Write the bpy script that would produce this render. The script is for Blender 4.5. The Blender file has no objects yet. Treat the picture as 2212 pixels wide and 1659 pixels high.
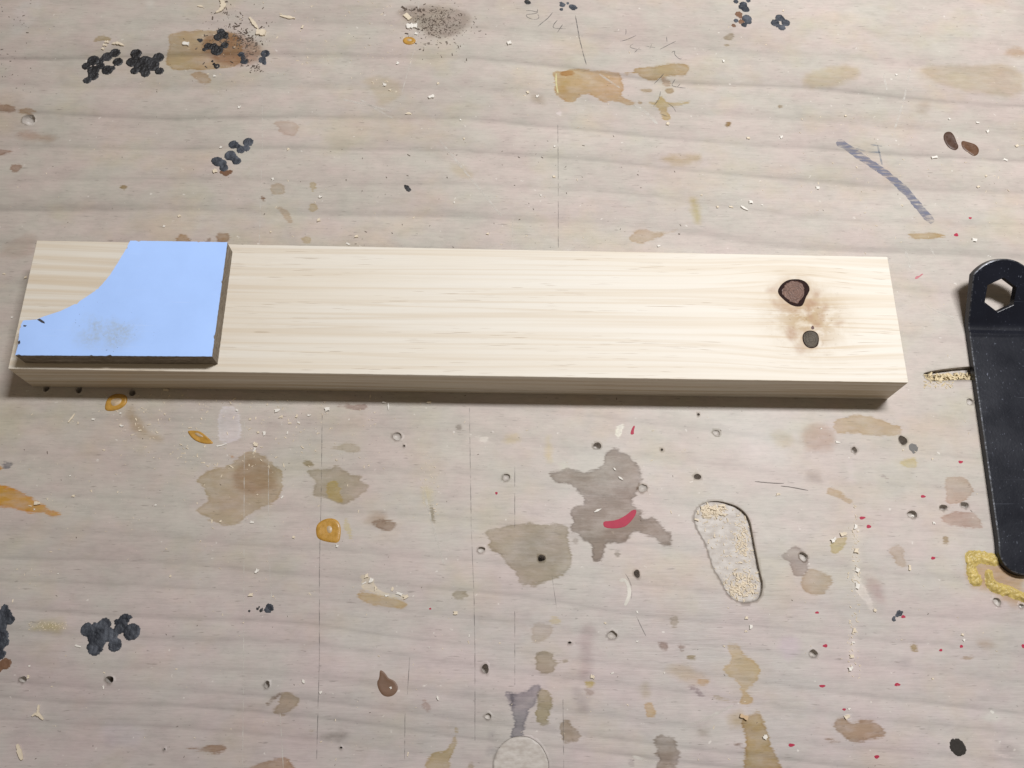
import bpy, bmesh, math, random
import numpy as np
from mathutils import Matrix, Vector, noise
from mathutils.geometry import delaunay_2d_cdt

rng = random.Random(7)
nrng = np.random.RandomState(11)
MM = 0.001
sc = bpy.context.scene

# ------------------------------------------------------------------ camera
CAM = np.array([209.768, -140.882, 383.178])          # mm
TILT, ROLL, PAN = 0.36376355, 0.08464059, -0.07427609
FPX = 1890.0                                           # focal length in pixels of a 2212 x 1659 picture
def _rot():
    cx, sx = math.cos(TILT), math.sin(TILT)
    Rx = np.array([[1, 0, 0], [0, cx, -sx], [0, sx, cx]])
    cz, sz = math.cos(ROLL), math.sin(ROLL)
    Rz = np.array([[cz, -sz, 0], [sz, cz, 0], [0, 0, 1]])
    cp, sp = math.cos(PAN), math.sin(PAN)
    Rp = np.array([[cp, -sp, 0], [sp, cp, 0], [0, 0, 1]])
    return Rp @ Rx @ Rz
ROT = _rot()
cam_data = bpy.data.cameras.new('camera')
cam_data.sensor_width = 36.0
cam_data.sensor_fit = 'HORIZONTAL'
cam_data.lens = FPX / 2212.0 * 36.0
cam_data.clip_start = 0.01
cam_data.clip_end = 50.0
cam = bpy.data.objects.new('camera', cam_data)
sc.collection.objects.link(cam)
m4 = Matrix([list(ROT[i]) + [CAM[i] * MM] for i in range(3)] + [[0, 0, 0, 1]])
cam.matrix_world = m4
sc.camera = cam

# ------------------------------------------------------------------ light: dim room, one long shop lamp overhead
world = bpy.data.worlds.new('World')
sc.world = world
world.use_nodes = True
world.node_tree.nodes['Background'].inputs[0].default_value = (1.0, 0.84, 0.64, 1)
world.node_tree.nodes['Background'].inputs[1].default_value = 0.19
lamp_data = bpy.data.lights.new('shop_lamp', 'AREA')
lamp_data.shape = 'RECTANGLE'
lamp_data.size = 0.30
lamp_data.size_y = 0.09
lamp_data.energy = 11.2
lamp_data.color = (0.985, 0.985, 1.0)
lamp = bpy.data.objects.new('shop_lamp', lamp_data)
sc.collection.objects.link(lamp)
lamp.location = (0.52, 0.24, 0.88)
lamp.rotation_euler = (math.radians(0), math.radians(0), 0)

sc.view_settings.view_transform = 'Standard'
sc.view_settings.look = 'None'
sc.view_settings.exposure = 0.0
sc.view_settings.gamma = 1.0
sc.view_settings.use_curve_mapping = False

# ------------------------------------------------------------------ helpers
def W(px, py, z=0.0):
    """point (mm) where the ray of a picture pixel meets the plane at height z"""
    d = ROT @ np.array([(px - 1106) / FPX, (829.5 - py) / FPX, -1.0])
    return CAM + d * ((z - CAM[2]) / d[2])
def to_px(P):
    Q = (P - CAM) @ ROT
    return np.stack([1106 + FPX * Q[:, 0] / -Q[:, 2], 829.5 - FPX * Q[:, 1] / -Q[:, 2]], 1)
TILES = {'A0': (0, 0, .336), 'A1': (734.4, 0, .336), 'A2': (1468.8, 0, .336),
         'B0': (0, 477.8, .336), 'B1': (734.4, 477.8, .336), 'B2': (1468.8, 477.8, .336),
         'C0': (0, 831.7, .256), 'C1': (548.6, 831.7, .256), 'C2': (1097.2, 831.7, .256), 'C3': (1645.7, 831.7, .256),
         'D0': (0, 1234.3, .256), 'D1': (548.6, 1234.3, .256), 'D2': (1097.2, 1234.3, .256), 'D3': (1645.7, 1234.3, .256),
         'E': (1061.8, 0, .208), 'F': (0, 0, 1.0), 'G': (159.3, 0, .216)}
def TP(tile, x, y, z=0.0):
    ox, oy, k = TILES[tile]
    return W(ox + x * k, oy + y * k, z)[:2]
def TPS(tile, pts, z=0.0):
    return np.array([TP(tile, x, y, z) for x, y in pts])
def TR(tile, r):
    return TILES[tile][2] * r * 0.222                 # picture length -> mm on the bench, about

def link(o, parent=None):
    sc.collection.objects.link(o)
    if parent is not None:
        o.parent = parent
    return o
def mesh_obj(name, verts, faces, mat=None, parent=None, smooth=False):
    me = bpy.data.meshes.new(name)
    me.from_pydata([tuple(float(c) * MM for c in v) for v in verts], [], [tuple(int(i) for i in f) for f in faces])
    me.update()
    if mat is not None:
        me.materials.append(mat)
    if smooth:
        me.polygons.foreach_set('use_smooth', [True] * len(me.polygons))
    return link(bpy.data.objects.new(name, me), parent)
def tag(o, label=None, cat=None, group=None, kind=None):
    if label: o['label'] = label
    if cat: o['category'] = cat
    if group: o['group'] = group
    if kind: o['kind'] = kind
    return o

def inside(poly, pts):
    x, y = pts[:, 0], pts[:, 1]
    r = np.zeros(len(pts), bool)
    n = len(poly)
    for i in range(n):
        x0, y0 = poly[i]; x1, y1 = poly[(i + 1) % n]
        c = ((y0 > y) != (y1 > y))
        with np.errstate(divide='ignore', invalid='ignore'):
            r ^= c & (x < (x1 - x0) * (y - y0) / (y1 - y0) + x0)
    return r
def sdist(poly, pts):
    d = np.full(len(pts), 1e9)
    n = len(poly)
    for i in range(n):
        a = poly[i]; b = poly[(i + 1) % n]
        ab = b - a
        t = np.clip(((pts - a) @ ab) / max(ab @ ab, 1e-9), 0, 1)
        q = pts - a - t[:, None] * ab
        d = np.minimum(d, np.hypot(q[:, 0], q[:, 1]))
    return np.where(inside(poly, pts), -d, d)
def chaikin(p, n=1):
    p = np.asarray(p, float)
    for _ in range(n):
        q = np.roll(p, -1, 0)
        p = np.stack([p * .75 + q * .25, p * .25 + q * .75], 1).reshape(-1, 2)
    return p
def blob_loop(c, rx, ry=None, n=18, jit=.10, rot=0.0):
    ry = rx if ry is None else ry
    out = []
    ph = rng.random() * 6.28
    for i in range(n):
        a = 2 * math.pi * i / n
        k = 1 + jit * (math.sin(2 * a + ph) * .5 + math.sin(3 * a + 2.3 * ph) * .4 + rng.uniform(-.5, .5))
        x, y = rx * k * math.cos(a), ry * k * math.sin(a)
        out.append((c[0] + x * math.cos(rot) - y * math.sin(rot), c[1] + x * math.sin(rot) + y * math.cos(rot)))
    return np.array(out)

# ------------------------------------------------------------------ node helper
class NT:
    def __init__(self, name):
        self.mat = bpy.data.materials.new(name)
        self.mat.use_nodes = True
        self.t = self.mat.node_tree
        self.t.nodes.clear()
        self.out = self.t.nodes.new('ShaderNodeOutputMaterial')
        self.bsdf = self.t.nodes.new('ShaderNodeBsdfPrincipled')
        self.t.links.new(self.bsdf.outputs[0], self.out.inputs[0])
    def n(self, typ, **kw):
        nd = self.t.nodes.new(typ)
        for k, v in kw.items():
            setattr(nd, k, v)
        return nd
    def set(self, sock, v):
        if isinstance(v, bpy.types.NodeSocket):
            self.t.links.new(v, sock)
        elif isinstance(v, (tuple, list)) and sock.type == 'RGBA' and len(v) == 3:
            sock.default_value = (*v, 1)
        else:
            sock.default_value = v
    def P(self, **kw):
        for k, v in kw.items():
            self.set(self.bsdf.inputs[k.replace('_', ' ')], v)
    def coord(self, scale=(1, 1, 1), which='Object', loc=(0, 0, 0)):
        tc = self.n('ShaderNodeTexCoord')
        mp = self.n('ShaderNodeMapping')
        mp.inputs['Scale'].default_value = scale
        mp.inputs['Location'].default_value = loc
        self.t.links.new(tc.outputs[which], mp.inputs[0])
        return mp.outputs[0]
    def noise(self, vec, scale=1.0, detail=3.0, rough=.55, dist=0.0):
        nd = self.n('ShaderNodeTexNoise')
        self.set(nd.inputs['Vector'], vec)
        nd.inputs['Scale'].default_value = scale
        nd.inputs['Detail'].default_value = detail
        nd.inputs['Roughness'].default_value = rough
        nd.inputs['Distortion'].default_value = dist
        return nd.outputs['Fac']
    def math(self, op, a, b=0.0, clamp=False):
        nd = self.n('ShaderNodeMath', operation=op, use_clamp=clamp)
        self.set(nd.inputs[0], a); self.set(nd.inputs[1], b)
        return nd.outputs[0]
    def rng(self, v, a, b, c=0.0, d=1.0, smooth=False):
        nd = self.n('ShaderNodeMapRange')
        nd.interpolation_type = 'SMOOTHSTEP' if smooth else 'LINEAR'
        self.set(nd.inputs['Value'], v)
        for k, x in zip(('From Min', 'From Max', 'To Min', 'To Max'), (a, b, c, d)):
            nd.inputs[k].default_value = x
        return nd.outputs[0]
    def mix(self, fac, a, b, mode='MIX'):
        nd = self.n('ShaderNodeMix', data_type='RGBA', blend_type=mode)
        self.set(nd.inputs[0], fac); self.set(nd.inputs[6], a); self.set(nd.inputs[7], b)
        return nd.outputs[2]
    def attr(self, name):
        return self.n('ShaderNodeAttribute', attribute_name=name)
    def ramp(self, fac, stops, interp='LINEAR'):
        nd = self.n('ShaderNodeValToRGB')
        nd.color_ramp.interpolation = interp
        e = nd.color_ramp.elements
        while len(e) > 1: e.remove(e[-1])
        for i, (p, c) in enumerate(stops):
            el = e[0] if i == 0 else e.new(p)
            el.position = p
            el.color = (*c, 1) if isinstance(c, (tuple, list)) else (c, c, c, 1)
        self.set(nd.inputs[0], fac)
        return nd.outputs[0]
    def bump(self, h, strength=.3, dist=.001):
        nd = self.n('ShaderNodeBump')
        nd.inputs['Strength'].default_value = strength
        nd.inputs['Distance'].default_value = dist
        self.set(nd.inputs['Height'], h)
        self.t.links.new(nd.outputs[0], self.bsdf.inputs['Normal'])

# ================================================================== WORKBENCH TOP
# stains: (tile, polygon, colour multiplier, softness class 0 crisp / 1 soft)
GREY = (.49, .42, .36); OLIVE = (.66, .62, .47); TAN = (.84, .69, .47); BROWN = (.56, .42, .32)
FTAN = (.90, .83, .68); FGREY = (.78, .75, .72); FBROWN = (.80, .70, .62); MAUVE = (.66, .58, .57)
PALE = (1.18, 1.19, 1.24); AMBER = (.86, .50, .09); YEL = (.92, .82, .48); DARKST = (.42, .42, .46)
ST = [
 ('C2', [(330,740),(450,725),(510,700),(590,715),(640,745),(740,700),(810,670),(815,600),(850,540),(900,530),(960,555),(1040,600),(1090,670),(1130,740),(1145,800),(1100,850),(1085,910),(1040,980),(1070,1030),(1140,1060),(1145,1085),(1115,1110),(1160,1135),(1220,1120),(1290,1160),(1330,1240),(1385,1250),(1390,1340),(1340,1370),(1270,1340),(1240,1290),(1150,1270),(1080,1230),(1020,1290),(960,1330),(870,1330),(820,1360),(800,1470),(740,1500),(700,1470),(720,1400),(700,1340),(640,1330),(600,1280),(590,1250),(530,1235),(520,1180),(560,1160),(530,1090),(540,1030),(610,1020),(650,1000),(640,950),(600,920),(580,880),(520,840),(420,830),(360,790)], GREY, 0),
 ('F', [(1040,1150),(1075,1140),(1110,1130),(1160,1132),(1230,1132),(1226,1165),(1240,1215),(1215,1245),(1160,1265),(1125,1265),(1115,1240),(1090,1215),(1080,1195),(1050,1185),(1060,1165)], (.66,.62,.51), 0),
 ('F', [(1110,1160),(1190,1150),(1222,1175),(1225,1215),(1170,1225),(1120,1200)], (.92,.92,.95), 1),
 ('C2', [(560,1280),(600,1300),(590,1340),(555,1335),(545,1310)], FGREY, 0),
 ('C2', [(890,1400),(925,1390),(950,1420),(930,1455),(895,1450)], (.62,.60,.55), 0),
 ('F', [(425,1035),(450,1015),(500,1005),(515,985),(545,970),(580,990),(610,1020),(610,1060),(600,1080),(565,1100),(530,1115),(515,1135),(470,1135),(430,1110),(420,1100),(450,1085),(445,1060),(430,1045)], (.80,.74,.60), 0),
 ('F', [(500,1020),(540,985),(590,1000),(600,1050),(560,1070),(510,1060)], FBROWN, 1),
 ('C1', [(440,730),(510,710),(640,710),(690,675),(780,720),(800,760),(910,760),(900,800),(980,850),(960,890),(900,910),(890,950),(800,990),(740,1020),(640,970),(590,940),(480,940),(500,860),(530,830),(500,790)], (.72,.68,.58), 0),
 ('C1', [(600,850),(670,790),(740,900),(750,1010),(650,970),(610,920)], (1.0,.93,.62), 0),
 ('C1', [(640,530),(750,485),(850,495),(915,540),(880,575),(720,560)], (.86,.83,.76), 0),
 ('C1', [(985,1150),(1080,1130),(1200,1150),(1210,1190),(1150,1230),(1050,1215),(1000,1180)], (.64,.54,.46), 0),
 ('C1', [(940,1120),(1030,1085),(1110,1110),(1090,1150),(980,1160)], FBROWN, 1),
 ('C1', [(410,640),(460,625),(500,650),(520,690),(430,680)], (.66,.61,.46), 0),
 ('C1', [(680,175),(760,165),(930,165),(960,170),(920,225),(810,205)], (.72,.62,.60), 0),
 ('E', [(640,770),(660,740),(740,745),(840,710),(940,715),(1100,735),(1290,745),(1340,770),(1370,870),(1365,960),(1340,985),(1400,1030),(1500,1060),(1495,1090),(1420,1100),(1330,1060),(1230,1040),(1190,1075),(1130,1050),(1060,1000),(1010,965),(900,1010),(860,1060),(780,1060),(690,1000),(660,960)], TAN, 0),
 ('E', [(690,760),(780,735),(860,745),(860,790),(760,790)], (.86,.70,.50), 0),
 ('E', [(690,830),(800,840),(800,960),(720,970),(690,940)], (.88,.82,.60), 1),
 ('E', [(1340,770),(1480,750),(1490,710),(1700,690),(1880,655),(2050,655),(2045,790),(1900,780),(1780,790),(1700,850),(1600,820),(1530,800),(1500,765)], (.80,.69,.49), 0),
 ('E', [(1540,920),(1690,920),(1680,960),(1570,960)], (.80,.72,.58), 0),
 ('E', [(1810,920),(1890,920),(1900,950),(1860,975),(1810,955)], (.66,.54,.34), 0),
 ('E', [(1760,800),(1870,840),(1870,890),(1790,900),(1760,840)], FBROWN, 0),
 ('E', [(1520,1050),(1570,1050),(1560,1080),(1530,1080)], (.74,.62,.44), 0),
 ('E', [(1620,1050),(1730,1060),(1760,960),(1800,1060),(1860,1060),(2000,1050),(2080,1050),(2000,1090),(1900,1105),(1840,1090),(1810,1140),(1860,1210),(1840,1250),(1780,1250),(1750,1170),(1720,1110),(1640,1080)], (.86,.76,.50), 0),
 ('A0', [(1075,200),(1500,190),(1560,280),(1560,430),(1330,445),(1130,455),(1080,430),(1060,380),(1090,300)], (.82,.71,.52), 0),
 ('A0', [(1280,240),(1480,200),(1640,260),(1700,330),(1640,410),(1480,430),(1330,380)], (.70,.55,.46), 1),
 ('A0', [(1220,470),(1300,460),(1350,490),(1360,530),(1310,540),(1250,510)], (.84,.73,.60), 0),
 ('A0', [(595,255),(650,225),(710,240),(700,265),(610,270)], (.76,.70,.52), 0),
 ('A0', [(1740,790),(1800,775),(1900,785),(1930,830),(1880,890),(1810,860),(1790,820)], (.90,.84,.80), 0),
 ('A0', [(1735,1190),(1800,1175),(1830,1200),(1825,1250),(1740,1250)], (.86,.80,.72), 0),
 ('A0', [(1680,1250),(1715,1285),(1680,1292)], BROWN, 0),
 ('A0', [(768,1192),(800,1182),(822,1200),(800,1222),(770,1215)], (.66,.57,.38), 0),
 ('A0', [(1130,1525),(1180,1500),(1230,1540),(1230,1570),(1130,1570)], (.74,.60,.42), 0),
 ('A0', [(1388,1508),(1420,1497),(1472,1500),(1482,1530),(1450,1575),(1400,1570)], (.62,.46,.30), 0),
 ('A0', [(1320,1560),(1345,1520),(1365,1570)], BROWN, 0),
 ('A0', [(58,1065),(110,1048),(142,1080),(110,1112),(68,1098)], (.74,.62,.56), 0),
 ('A0', [(-40,670),(40,672),(105,690),(100,722),(-40,720)], (.72,.61,.54), 0),
 ('A0', [(110,700),(180,690),(245,720),(200,740),(120,730)], (.78,.66,.54), 0),
 ('A0', [(-40,950),(40,965),(95,980),(40,995),(-40,995)], (.72,.60,.54), 0),
 ('A0', [(100,850),(220,850),(360,880),(330,910),(150,900)], (.84,.72,.66), 1),
 ('A0', [(0,1590),(230,1480),(230,1660),(0,1660)], (.92,.86,.84), 1),
 ('A0', [(1990,1170),(2030,1165),(2025,1230),(2000,1240)], (.86,.80,.64), 0),
 ('A0', [(1980,1310),(2030,1305),(2040,1350),(2000,1370)], (.86,.79,.62), 0),
 ('A0', [(1780,1330),(1830,1330),(1890,1420),(1860,1440),(1800,1370)], (.88,.80,.72), 0),
 ('A0', [(1930,1530),(1990,1510),(2010,1560),(1950,1570)], (.86,.80,.66), 0),
 ('A0', [(120,0),(300,0),(200,180),(80,250),(60,180)], (1.06,1.09,1.12), 1),
 ('A0', [(940,0),(990,0),(980,60),(950,50)], (1.12,1.16,1.18), 1),
 ('A1', [(1840,1540),(1900,1480),(1960,1470),(2010,1490),(2100,1490),(2190,1470),(2100,1500),(2030,1540),(1960,1565),(1900,1560)], (.84,.75,.62), 0),
 ('A1', [(1220,610),(1270,605),(1330,680),(1260,670)], (.78,.74,.66), 1),
 ('A1', [(1380,720),(1420,710),(1435,735),(1400,750)], PALE, 0),
 ('A1', [(2060,1020),(2140,1000),(2300,990),(2330,1030),(2212,1060),(2100,1045)], (.82,.76,.60), 1),
 ('A1', [(130,495),(380,500),(400,620),(250,690),(220,600)], (.95,.91,.82), 1),
 ('A1', [(360,60),(560,30),(780,60),(860,120),(760,220),(600,260),(520,180),(400,120)], (.70,.66,.63), 1),
 ('A1', [(700,1060),(800,1060),(860,1140),(760,1140)], (.95,.91,.82), 1),
 ('A2', [(62,1270),(110,1280),(140,1400),(110,1440),(85,1380)], (.86,.80,.50), 1),
 ('A2', [(622,680),(645,668),(670,682),(645,696)], (.60,.48,.28), 0),
 ('A2', [(284,800),(310,780),(340,800),(310,822)], (.58,.44,.20), 0),
 ('A2', [(275,245),(320,212),(350,220),(345,255),(300,262)], (.64,.58,.45), 0),
 ('A2', [(285,290),(310,282),(325,292),(300,300)], (.78,.72,.60), 0),
 ('A2', [(1460,1500),(1600,1488),(1740,1518),(1600,1542),(1480,1535)], (.82,.69,.46), 0),
 ('A2', [(780,500),(900,440),(1130,420),(1160,500),(980,560),(800,570)], (.90,.85,.72), 1),
 ('A2', [(1540,430),(1800,420),(2212,420),(2212,640),(1900,600),(1600,520)], (.88,.83,.74), 1),
 ('A2', [(2090,320),(2160,300),(2230,330),(2230,370),(2110,360)], (.82,.70,.58), 1),
 ('A2', [(1600,600),(1660,585),(1720,610),(1680,645),(1610,640)], (1.05,1.05,1.03), 0),
 ('A2', [(1530,660),(1600,650),(1600,740),(1530,740)], (.88,.85,.82), 1),
 ('C3', [(610,300),(700,265),(760,250),(1000,280),(1190,370),(1190,410),(1120,440),(900,430),(780,400),(650,420),(600,360)], (.84,.74,.56), 0),
 ('C3', [(330,380),(450,330),(600,360),(610,500),(560,560),(400,560),(330,470)], (.82,.70,.62), 1),
 ('C3', [(60,400),(230,390),(260,500),(150,540)], (.92,.88,.76), 1),
 ('C3', [(1540,780),(1660,755),(1740,800),(1790,890),(1780,920),(1700,990),(1560,1020),(1550,900)], (.84,.74,.66), 0),
 ('C3', [(1520,1100),(1620,1060),(1800,1080),(1890,1200),(1730,1205),(1600,1190),(1510,1150)], (.80,.68,.62), 0),
 ('C3', [(550,880),(650,880),(710,930),(760,980),(750,1020),(680,970),(560,930)], (.84,.74,.58), 0),
 ('C3', [(1520,1290),(1555,1255),(1588,1320),(1540,1345)], (.72,.64,.50), 0),
 ('C3', [(150,1440),(200,1410),(270,1350),(340,1375),(385,1450),(400,1570),(320,1630),(265,1590),(230,1500)], (.66,.60,.58), 0),
 ('C3', [(400,1540),(500,1570),(620,1640),(560,1730),(440,1790),(360,1740),(310,1650)], (.80,.71,.58), 0),
 ('C3', [(1060,1390),(1150,1340),(1210,1400),(1190,1450),(1240,1520),(1160,1540),(1100,1450)], (.86,.78,.68), 0),
 ('C3', [(580,1310),(660,1290),(720,1270),(715,1350),(650,1410),(590,1420)], (.86,.80,.54), 0),
 ('C3', [(1180,640),(1240,620),(1300,610),(1310,700),(1270,710),(1170,670)], (.96,.90,.64), 0),
 ('C3', [(380,740),(450,730),(500,760),(480,830),(390,820)], FGREY, 1),
 ('C3', [(990,770),(1030,745),(1070,775),(1060,800)], (.82,.77,.78), 0),
 ('C3', [(1720,1420),(1990,1440),(2212,1540),(2212,1900),(1950,1750),(1740,1680)], (.84,.66,.44), 1),
 ('D3', [(600,1250),(680,1220),(740,1280),(860,1240),(960,1270),(1050,1330),(1030,1400),(860,1430),(740,1440),(680,1390),(620,1330)], (.68,.56,.42), 0),
 ('D3', [(1248,605),(1300,600),(1322,670),(1270,672)], (.70,.62,.40), 0),
 ('D3', [(1690,715),(1760,705),(1810,730),(1740,755),(1690,745)], (.84,.77,.68), 0),
 ('D3', [(500,1390),(550,1395),(640,1420),(700,1450),(600,1440),(520,1410)], (.70,.62,.54), 0),
 ('D3', [(1830,600),(1940,590),(1980,640),(1860,620)], (.82,.74,.64), 1),
 ('D3', [(130,560),(320,560),(330,720),(180,760)], (1.0,.95,1.05), 1),
 ('D3', [(860,20),(1000,110),(1050,260),(960,240),(880,130)], (.82,.72,.72), 1),
 ('D3', [(1100,740),(1250,730),(1250,800),(1130,810)], (.84,.84,.85), 1),
 ('F', [(1597,1552),(1622,1545),(1640,1533),(1652,1556),(1662,1600),(1688,1659),(1700,1690),(1612,1690),(1606,1640),(1614,1600)], (.74,.61,.34), 0),
 ('D2', [(1830,600),(1960,620),(2000,720),(2120,780),(2120,900),(2060,960),(2010,1000),(2080,1080),(2020,1130),(1950,1120),(1980,1040),(1940,930),(1850,870),(1800,820),(1900,760)], (.90,.79,.54), 0),
 ('D2', [(1320,800),(1500,770),(1640,880),(1700,930),(1600,960),(1500,950),(1400,880)], (.92,.85,.72), 1),
 ('D2', [(1600,900),(1700,910),(1690,960),(1600,960)], (.92,.80,.58), 0),
 ('D2', [(1720,1045),(1800,1060),(1940,1100),(1900,1115),(1760,1100)], (.80,.76,.62), 0),
 ('D2', [(1490,960),(1580,960),(1660,1040),(1640,1070),(1560,1010)], (.70,.64,.66), 0),
 ('D2', [(1870,1200),(2000,1190),(2010,1300),(1890,1310)], (.84,.76,.56), 1),
 ('D2', [(230,690),(300,670),(390,690),(380,745),(500,745),(500,765),(390,790),(380,860),(290,875),(240,830),(225,740)], (.70,.66,.56), 0),
 ('D2', [(260,1000),(340,990),(380,1080),(380,1150),(340,1220),(350,1290),(290,1310),(230,1270),(240,1150),(250,1070)], (.68,.64,.47), 0),
 ('D2', [(10,1010),(100,1040),(200,970),(270,940),(280,990),(250,1020),(240,1130),(170,1180),(150,1310),(110,1430),(50,1430),(30,1380),(60,1280),(20,1150)], (.55,.55,.60), 0),
 ('D2', [(440,1270),(500,1240),(540,1310),(610,1340),(610,1430),(540,1440),(480,1450),(440,1360)], (.68,.62,.52), 0),
 ('D2', [(1240,1390),(1300,1370),(1390,1390),(1430,1450),(1420,1500),(1460,1530),(1440,1590),(1410,1659),(1390,1800),(1270,1800),(1250,1659),(1270,1560),(1230,1550),(1270,1500),(1230,1440)], (.58,.52,.46), 0),
 ('D2', [(1310,1560),(1380,1540),(1390,1700),(1310,1720)], (1.0,.96,.93), 1),
 ('D2', [(200,460),(280,420),(380,460),(370,560),(270,600),(190,590)], (.86,.82,.76), 0),
 ('D2', [(330,400),(400,380),(460,420),(430,450),(350,440)], (.96,.91,.72), 0),
 ('D2', [(600,460),(720,430),(730,560),(710,780),(690,900),(600,900),(610,700)], (.84,.79,.80), 1),
 ('D2', [(1268,602),(1320,590),(1352,620),(1352,668),(1290,668)], (.58,.46,.40), 0),
 ('D2', [(1432,622),(1470,610),(1502,650),(1480,680),(1450,665)], (.58,.46,.38), 0),
 ('D2', [(1510,700),(1560,690),(1590,720),(1550,750),(1505,735)], (.70,.63,.46), 0),
 ('D2', [(1360,395),(1430,370),(1450,430),(1400,490)], (.70,.66,.56), 0),
 ('D2', [(1150,1110),(1210,1100),(1240,1160),(1250,1220),(1180,1240),(1160,1200)], (.92,.78,.54), 0),
 ('D2', [(1120,960),(1180,950),(1180,1050),(1130,1060)], (.86,.82,.68), 1),
 ('D2', [(640,930),(740,920),(735,970),(660,980)], (.90,.84,.48), 0),
 ('D2', [(640,990),(730,990),(740,1040),(660,1050)], (.80,.75,.72), 0),
 ('D2', [(530,1000),(600,980),(690,1090),(680,1200),(600,1180)], (.80,.78,.80), 1),
 ('D2', [(1010,1580),(1060,1570),(1080,1640),(1020,1640)], (.84,.82,.84), 0),
 ('D2', [(1590,1300),(1680,1330),(1700,1400),(1620,1390)], (.76,.74,.70), 1),
 ('D2', [(1900,1440),(1990,1460),(2000,1490),(1920,1470)], (.64,.56,.52), 0),
 ('D1', [(870,170),(960,175),(1000,180),(1100,220),(1240,230),(1310,280),(1250,320),(1120,300),(900,270)], (.90,.78,.54), 0),
 ('D1', [(900,20),(1000,40),(1040,160),(1180,200),(1250,190),(1300,230),(1150,225),(1010,190),(900,120)], (1.16,1.13,1.0), 0),
 ('D1', [(1670,180),(1740,155),(1810,180),(1815,220),(1740,240),(1680,218)], (.72,.69,.60), 0),
 ('D1', [(110,1110),(140,1060),(180,1030),(230,1030),(225,1060),(150,1100),(115,1130)], (.58,.50,.42), 0),
 ('D1', [(230,1030),(270,1018),(350,1040),(395,1090),(340,1160),(230,1225),(140,1190),(200,1130),(200,1080)], (.76,.71,.60), 0),
 ('D1', [(1410,1090),(1450,1080),(1500,1140),(1480,1200),(1430,1170)], (.84,.77,.74), 0),
 ('D1', [(1450,1580),(1520,1520),(1590,1530),(1650,1480),(1690,1380),(1700,1310),(1722,1320),(1720,1400),(1690,1500),(1650,1620),(1640,1750),(1440,1750)], (.82,.74,.52), 0),
 ('D1', [(-60,1659),(40,1625),(150,1590),(280,1570),(350,1659),(380,1750),(-60,1750)], (.74,.60,.46), 0),
 ('D1', [(450,1340),(500,1330),(525,1345),(480,1360)], (.76,.72,.58), 0),
 ('D1', [(570,1400),(650,1378),(800,1382),(760,1402),(600,1412)], (.56,.54,.52), 1),
 ('D1', [(1800,1620),(1860,1620),(1880,1760),(1780,1760)], (.78,.73,.62), 0),
 ('D1', [(1990,1350),(2030,1350),(2020,1400),(1980,1410)], (.72,.71,.74), 1),
 ('D1', [(2120,1020),(2190,1020),(2212,1130),(2180,1170),(2140,1090)], (.66,.65,.70), 0),
 ('D1', [(1960,1480),(2040,1470),(2060,1530),(1980,1550)], (.76,.75,.78), 1),
 ('D0', [(1560,1490),(1670,1480),(1760,1465),(1900,1465),(1930,1510),(1800,1535),(1720,1530)], (.66,.52,.40), 0),
 ('D0', [(230,470),(330,440),(480,420),(560,450),(520,500),(380,500)], (.90,.86,.56), 1),
 ('D0', [(870,1280),(1000,1290),(1200,1320),(1180,1480),(980,1500),(880,1400)], (1.03,1.02,1.08), 1),
 ('C0', [(-60,830),(60,850),(180,905),(280,960),(370,1015),(440,1060),(520,1075),(520,1100),(450,1115),(400,1090),(300,1085),(180,1060),(100,1045),(-60,1020)], (.98,.66,.19), 0),
 ('C0', [(10,650),(60,640),(125,668),(60,710),(20,685)], (.50,.52,.58), 0),
 ('C0', [(-20,680),(15,690),(15,715),(-20,715)], (.92,.62,.20), 0),
 ('C0', [(1080,150),(1190,300),(1220,380),(1370,455),(1340,475),(1240,440),(1150,390),(1090,340)], (.82,.74,.60), 1),
 ('C0', [(1850,170),(2010,190),(2050,450),(1920,490),(1830,460)], (1.13,1.16,1.25), 0),
 ('C0', [(1940,590),(1975,600),(1960,620)], (.90,.62,.30), 0),
 ('C2', [(905,360),(960,320),(990,330),(950,440),(915,450)], (1.26,1.36,1.32), 0),
 ('C2', [(410,650),(480,660),(520,690),(460,715),(420,690)], (1.02,1.10,1.02), 1),
 ('C2', [(320,430),(350,430),(360,640),(330,640)], (1.0,.94,.70), 1),
 ('C2', [(-20,430),(90,430),(80,470),(-20,480)], (1.0,.94,.66), 1),
 ('C1', [(1420,820),(1500,900),(1490,1010),(1440,1000)], (1.05,1.02,.84), 1),
 ('C1', [(1480,1020),(1510,1010),(1535,1170),(1490,1170)], (.66,.63,.54), 0),
 ('C1', [(1840,430),(1960,430),(1980,490),(1900,470)], (1.16,1.18,1.18), 0),
 ('C1', [(1700,340),(1750,335),(1760,380),(1710,380)], (.74,.72,.70), 0),
 ('C1', [(760,1120),(810,1150),(835,1280),(800,1300),(755,1180)], (.98,.95,.76), 0),
 ('C3', [(760,600),(720,700),(740,820),(780,830),(770,700)], (1.10,1.08,1.12), 1),
 ('C3', [(780,1000),(790,1200),(830,1280),(830,1500),(780,1590),(760,1400),(770,1200)], (1.14,1.14,1.14), 1),
 ('D3', [(780,0),(850,80),(960,330),(930,330),(800,180),(770,100)], (1.18,1.18,1.18), 0),
 ('D3', [(750,440),(800,440),(800,700),(770,820),(740,880),(740,700)], (1.16,1.16,1.14), 1),
 ('D3', [(700,1200),(770,1200),(750,1270),(715,1250)], (1.2,1.22,1.24), 0),
 ('D3', [(1940,1500),(2000,1545),(2090,1560),(2170,1540),(2140,1570),(2010,1575)], (1.2,1.18,1.17), 0),  # dent without relief: its lit crescent painted in
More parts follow.
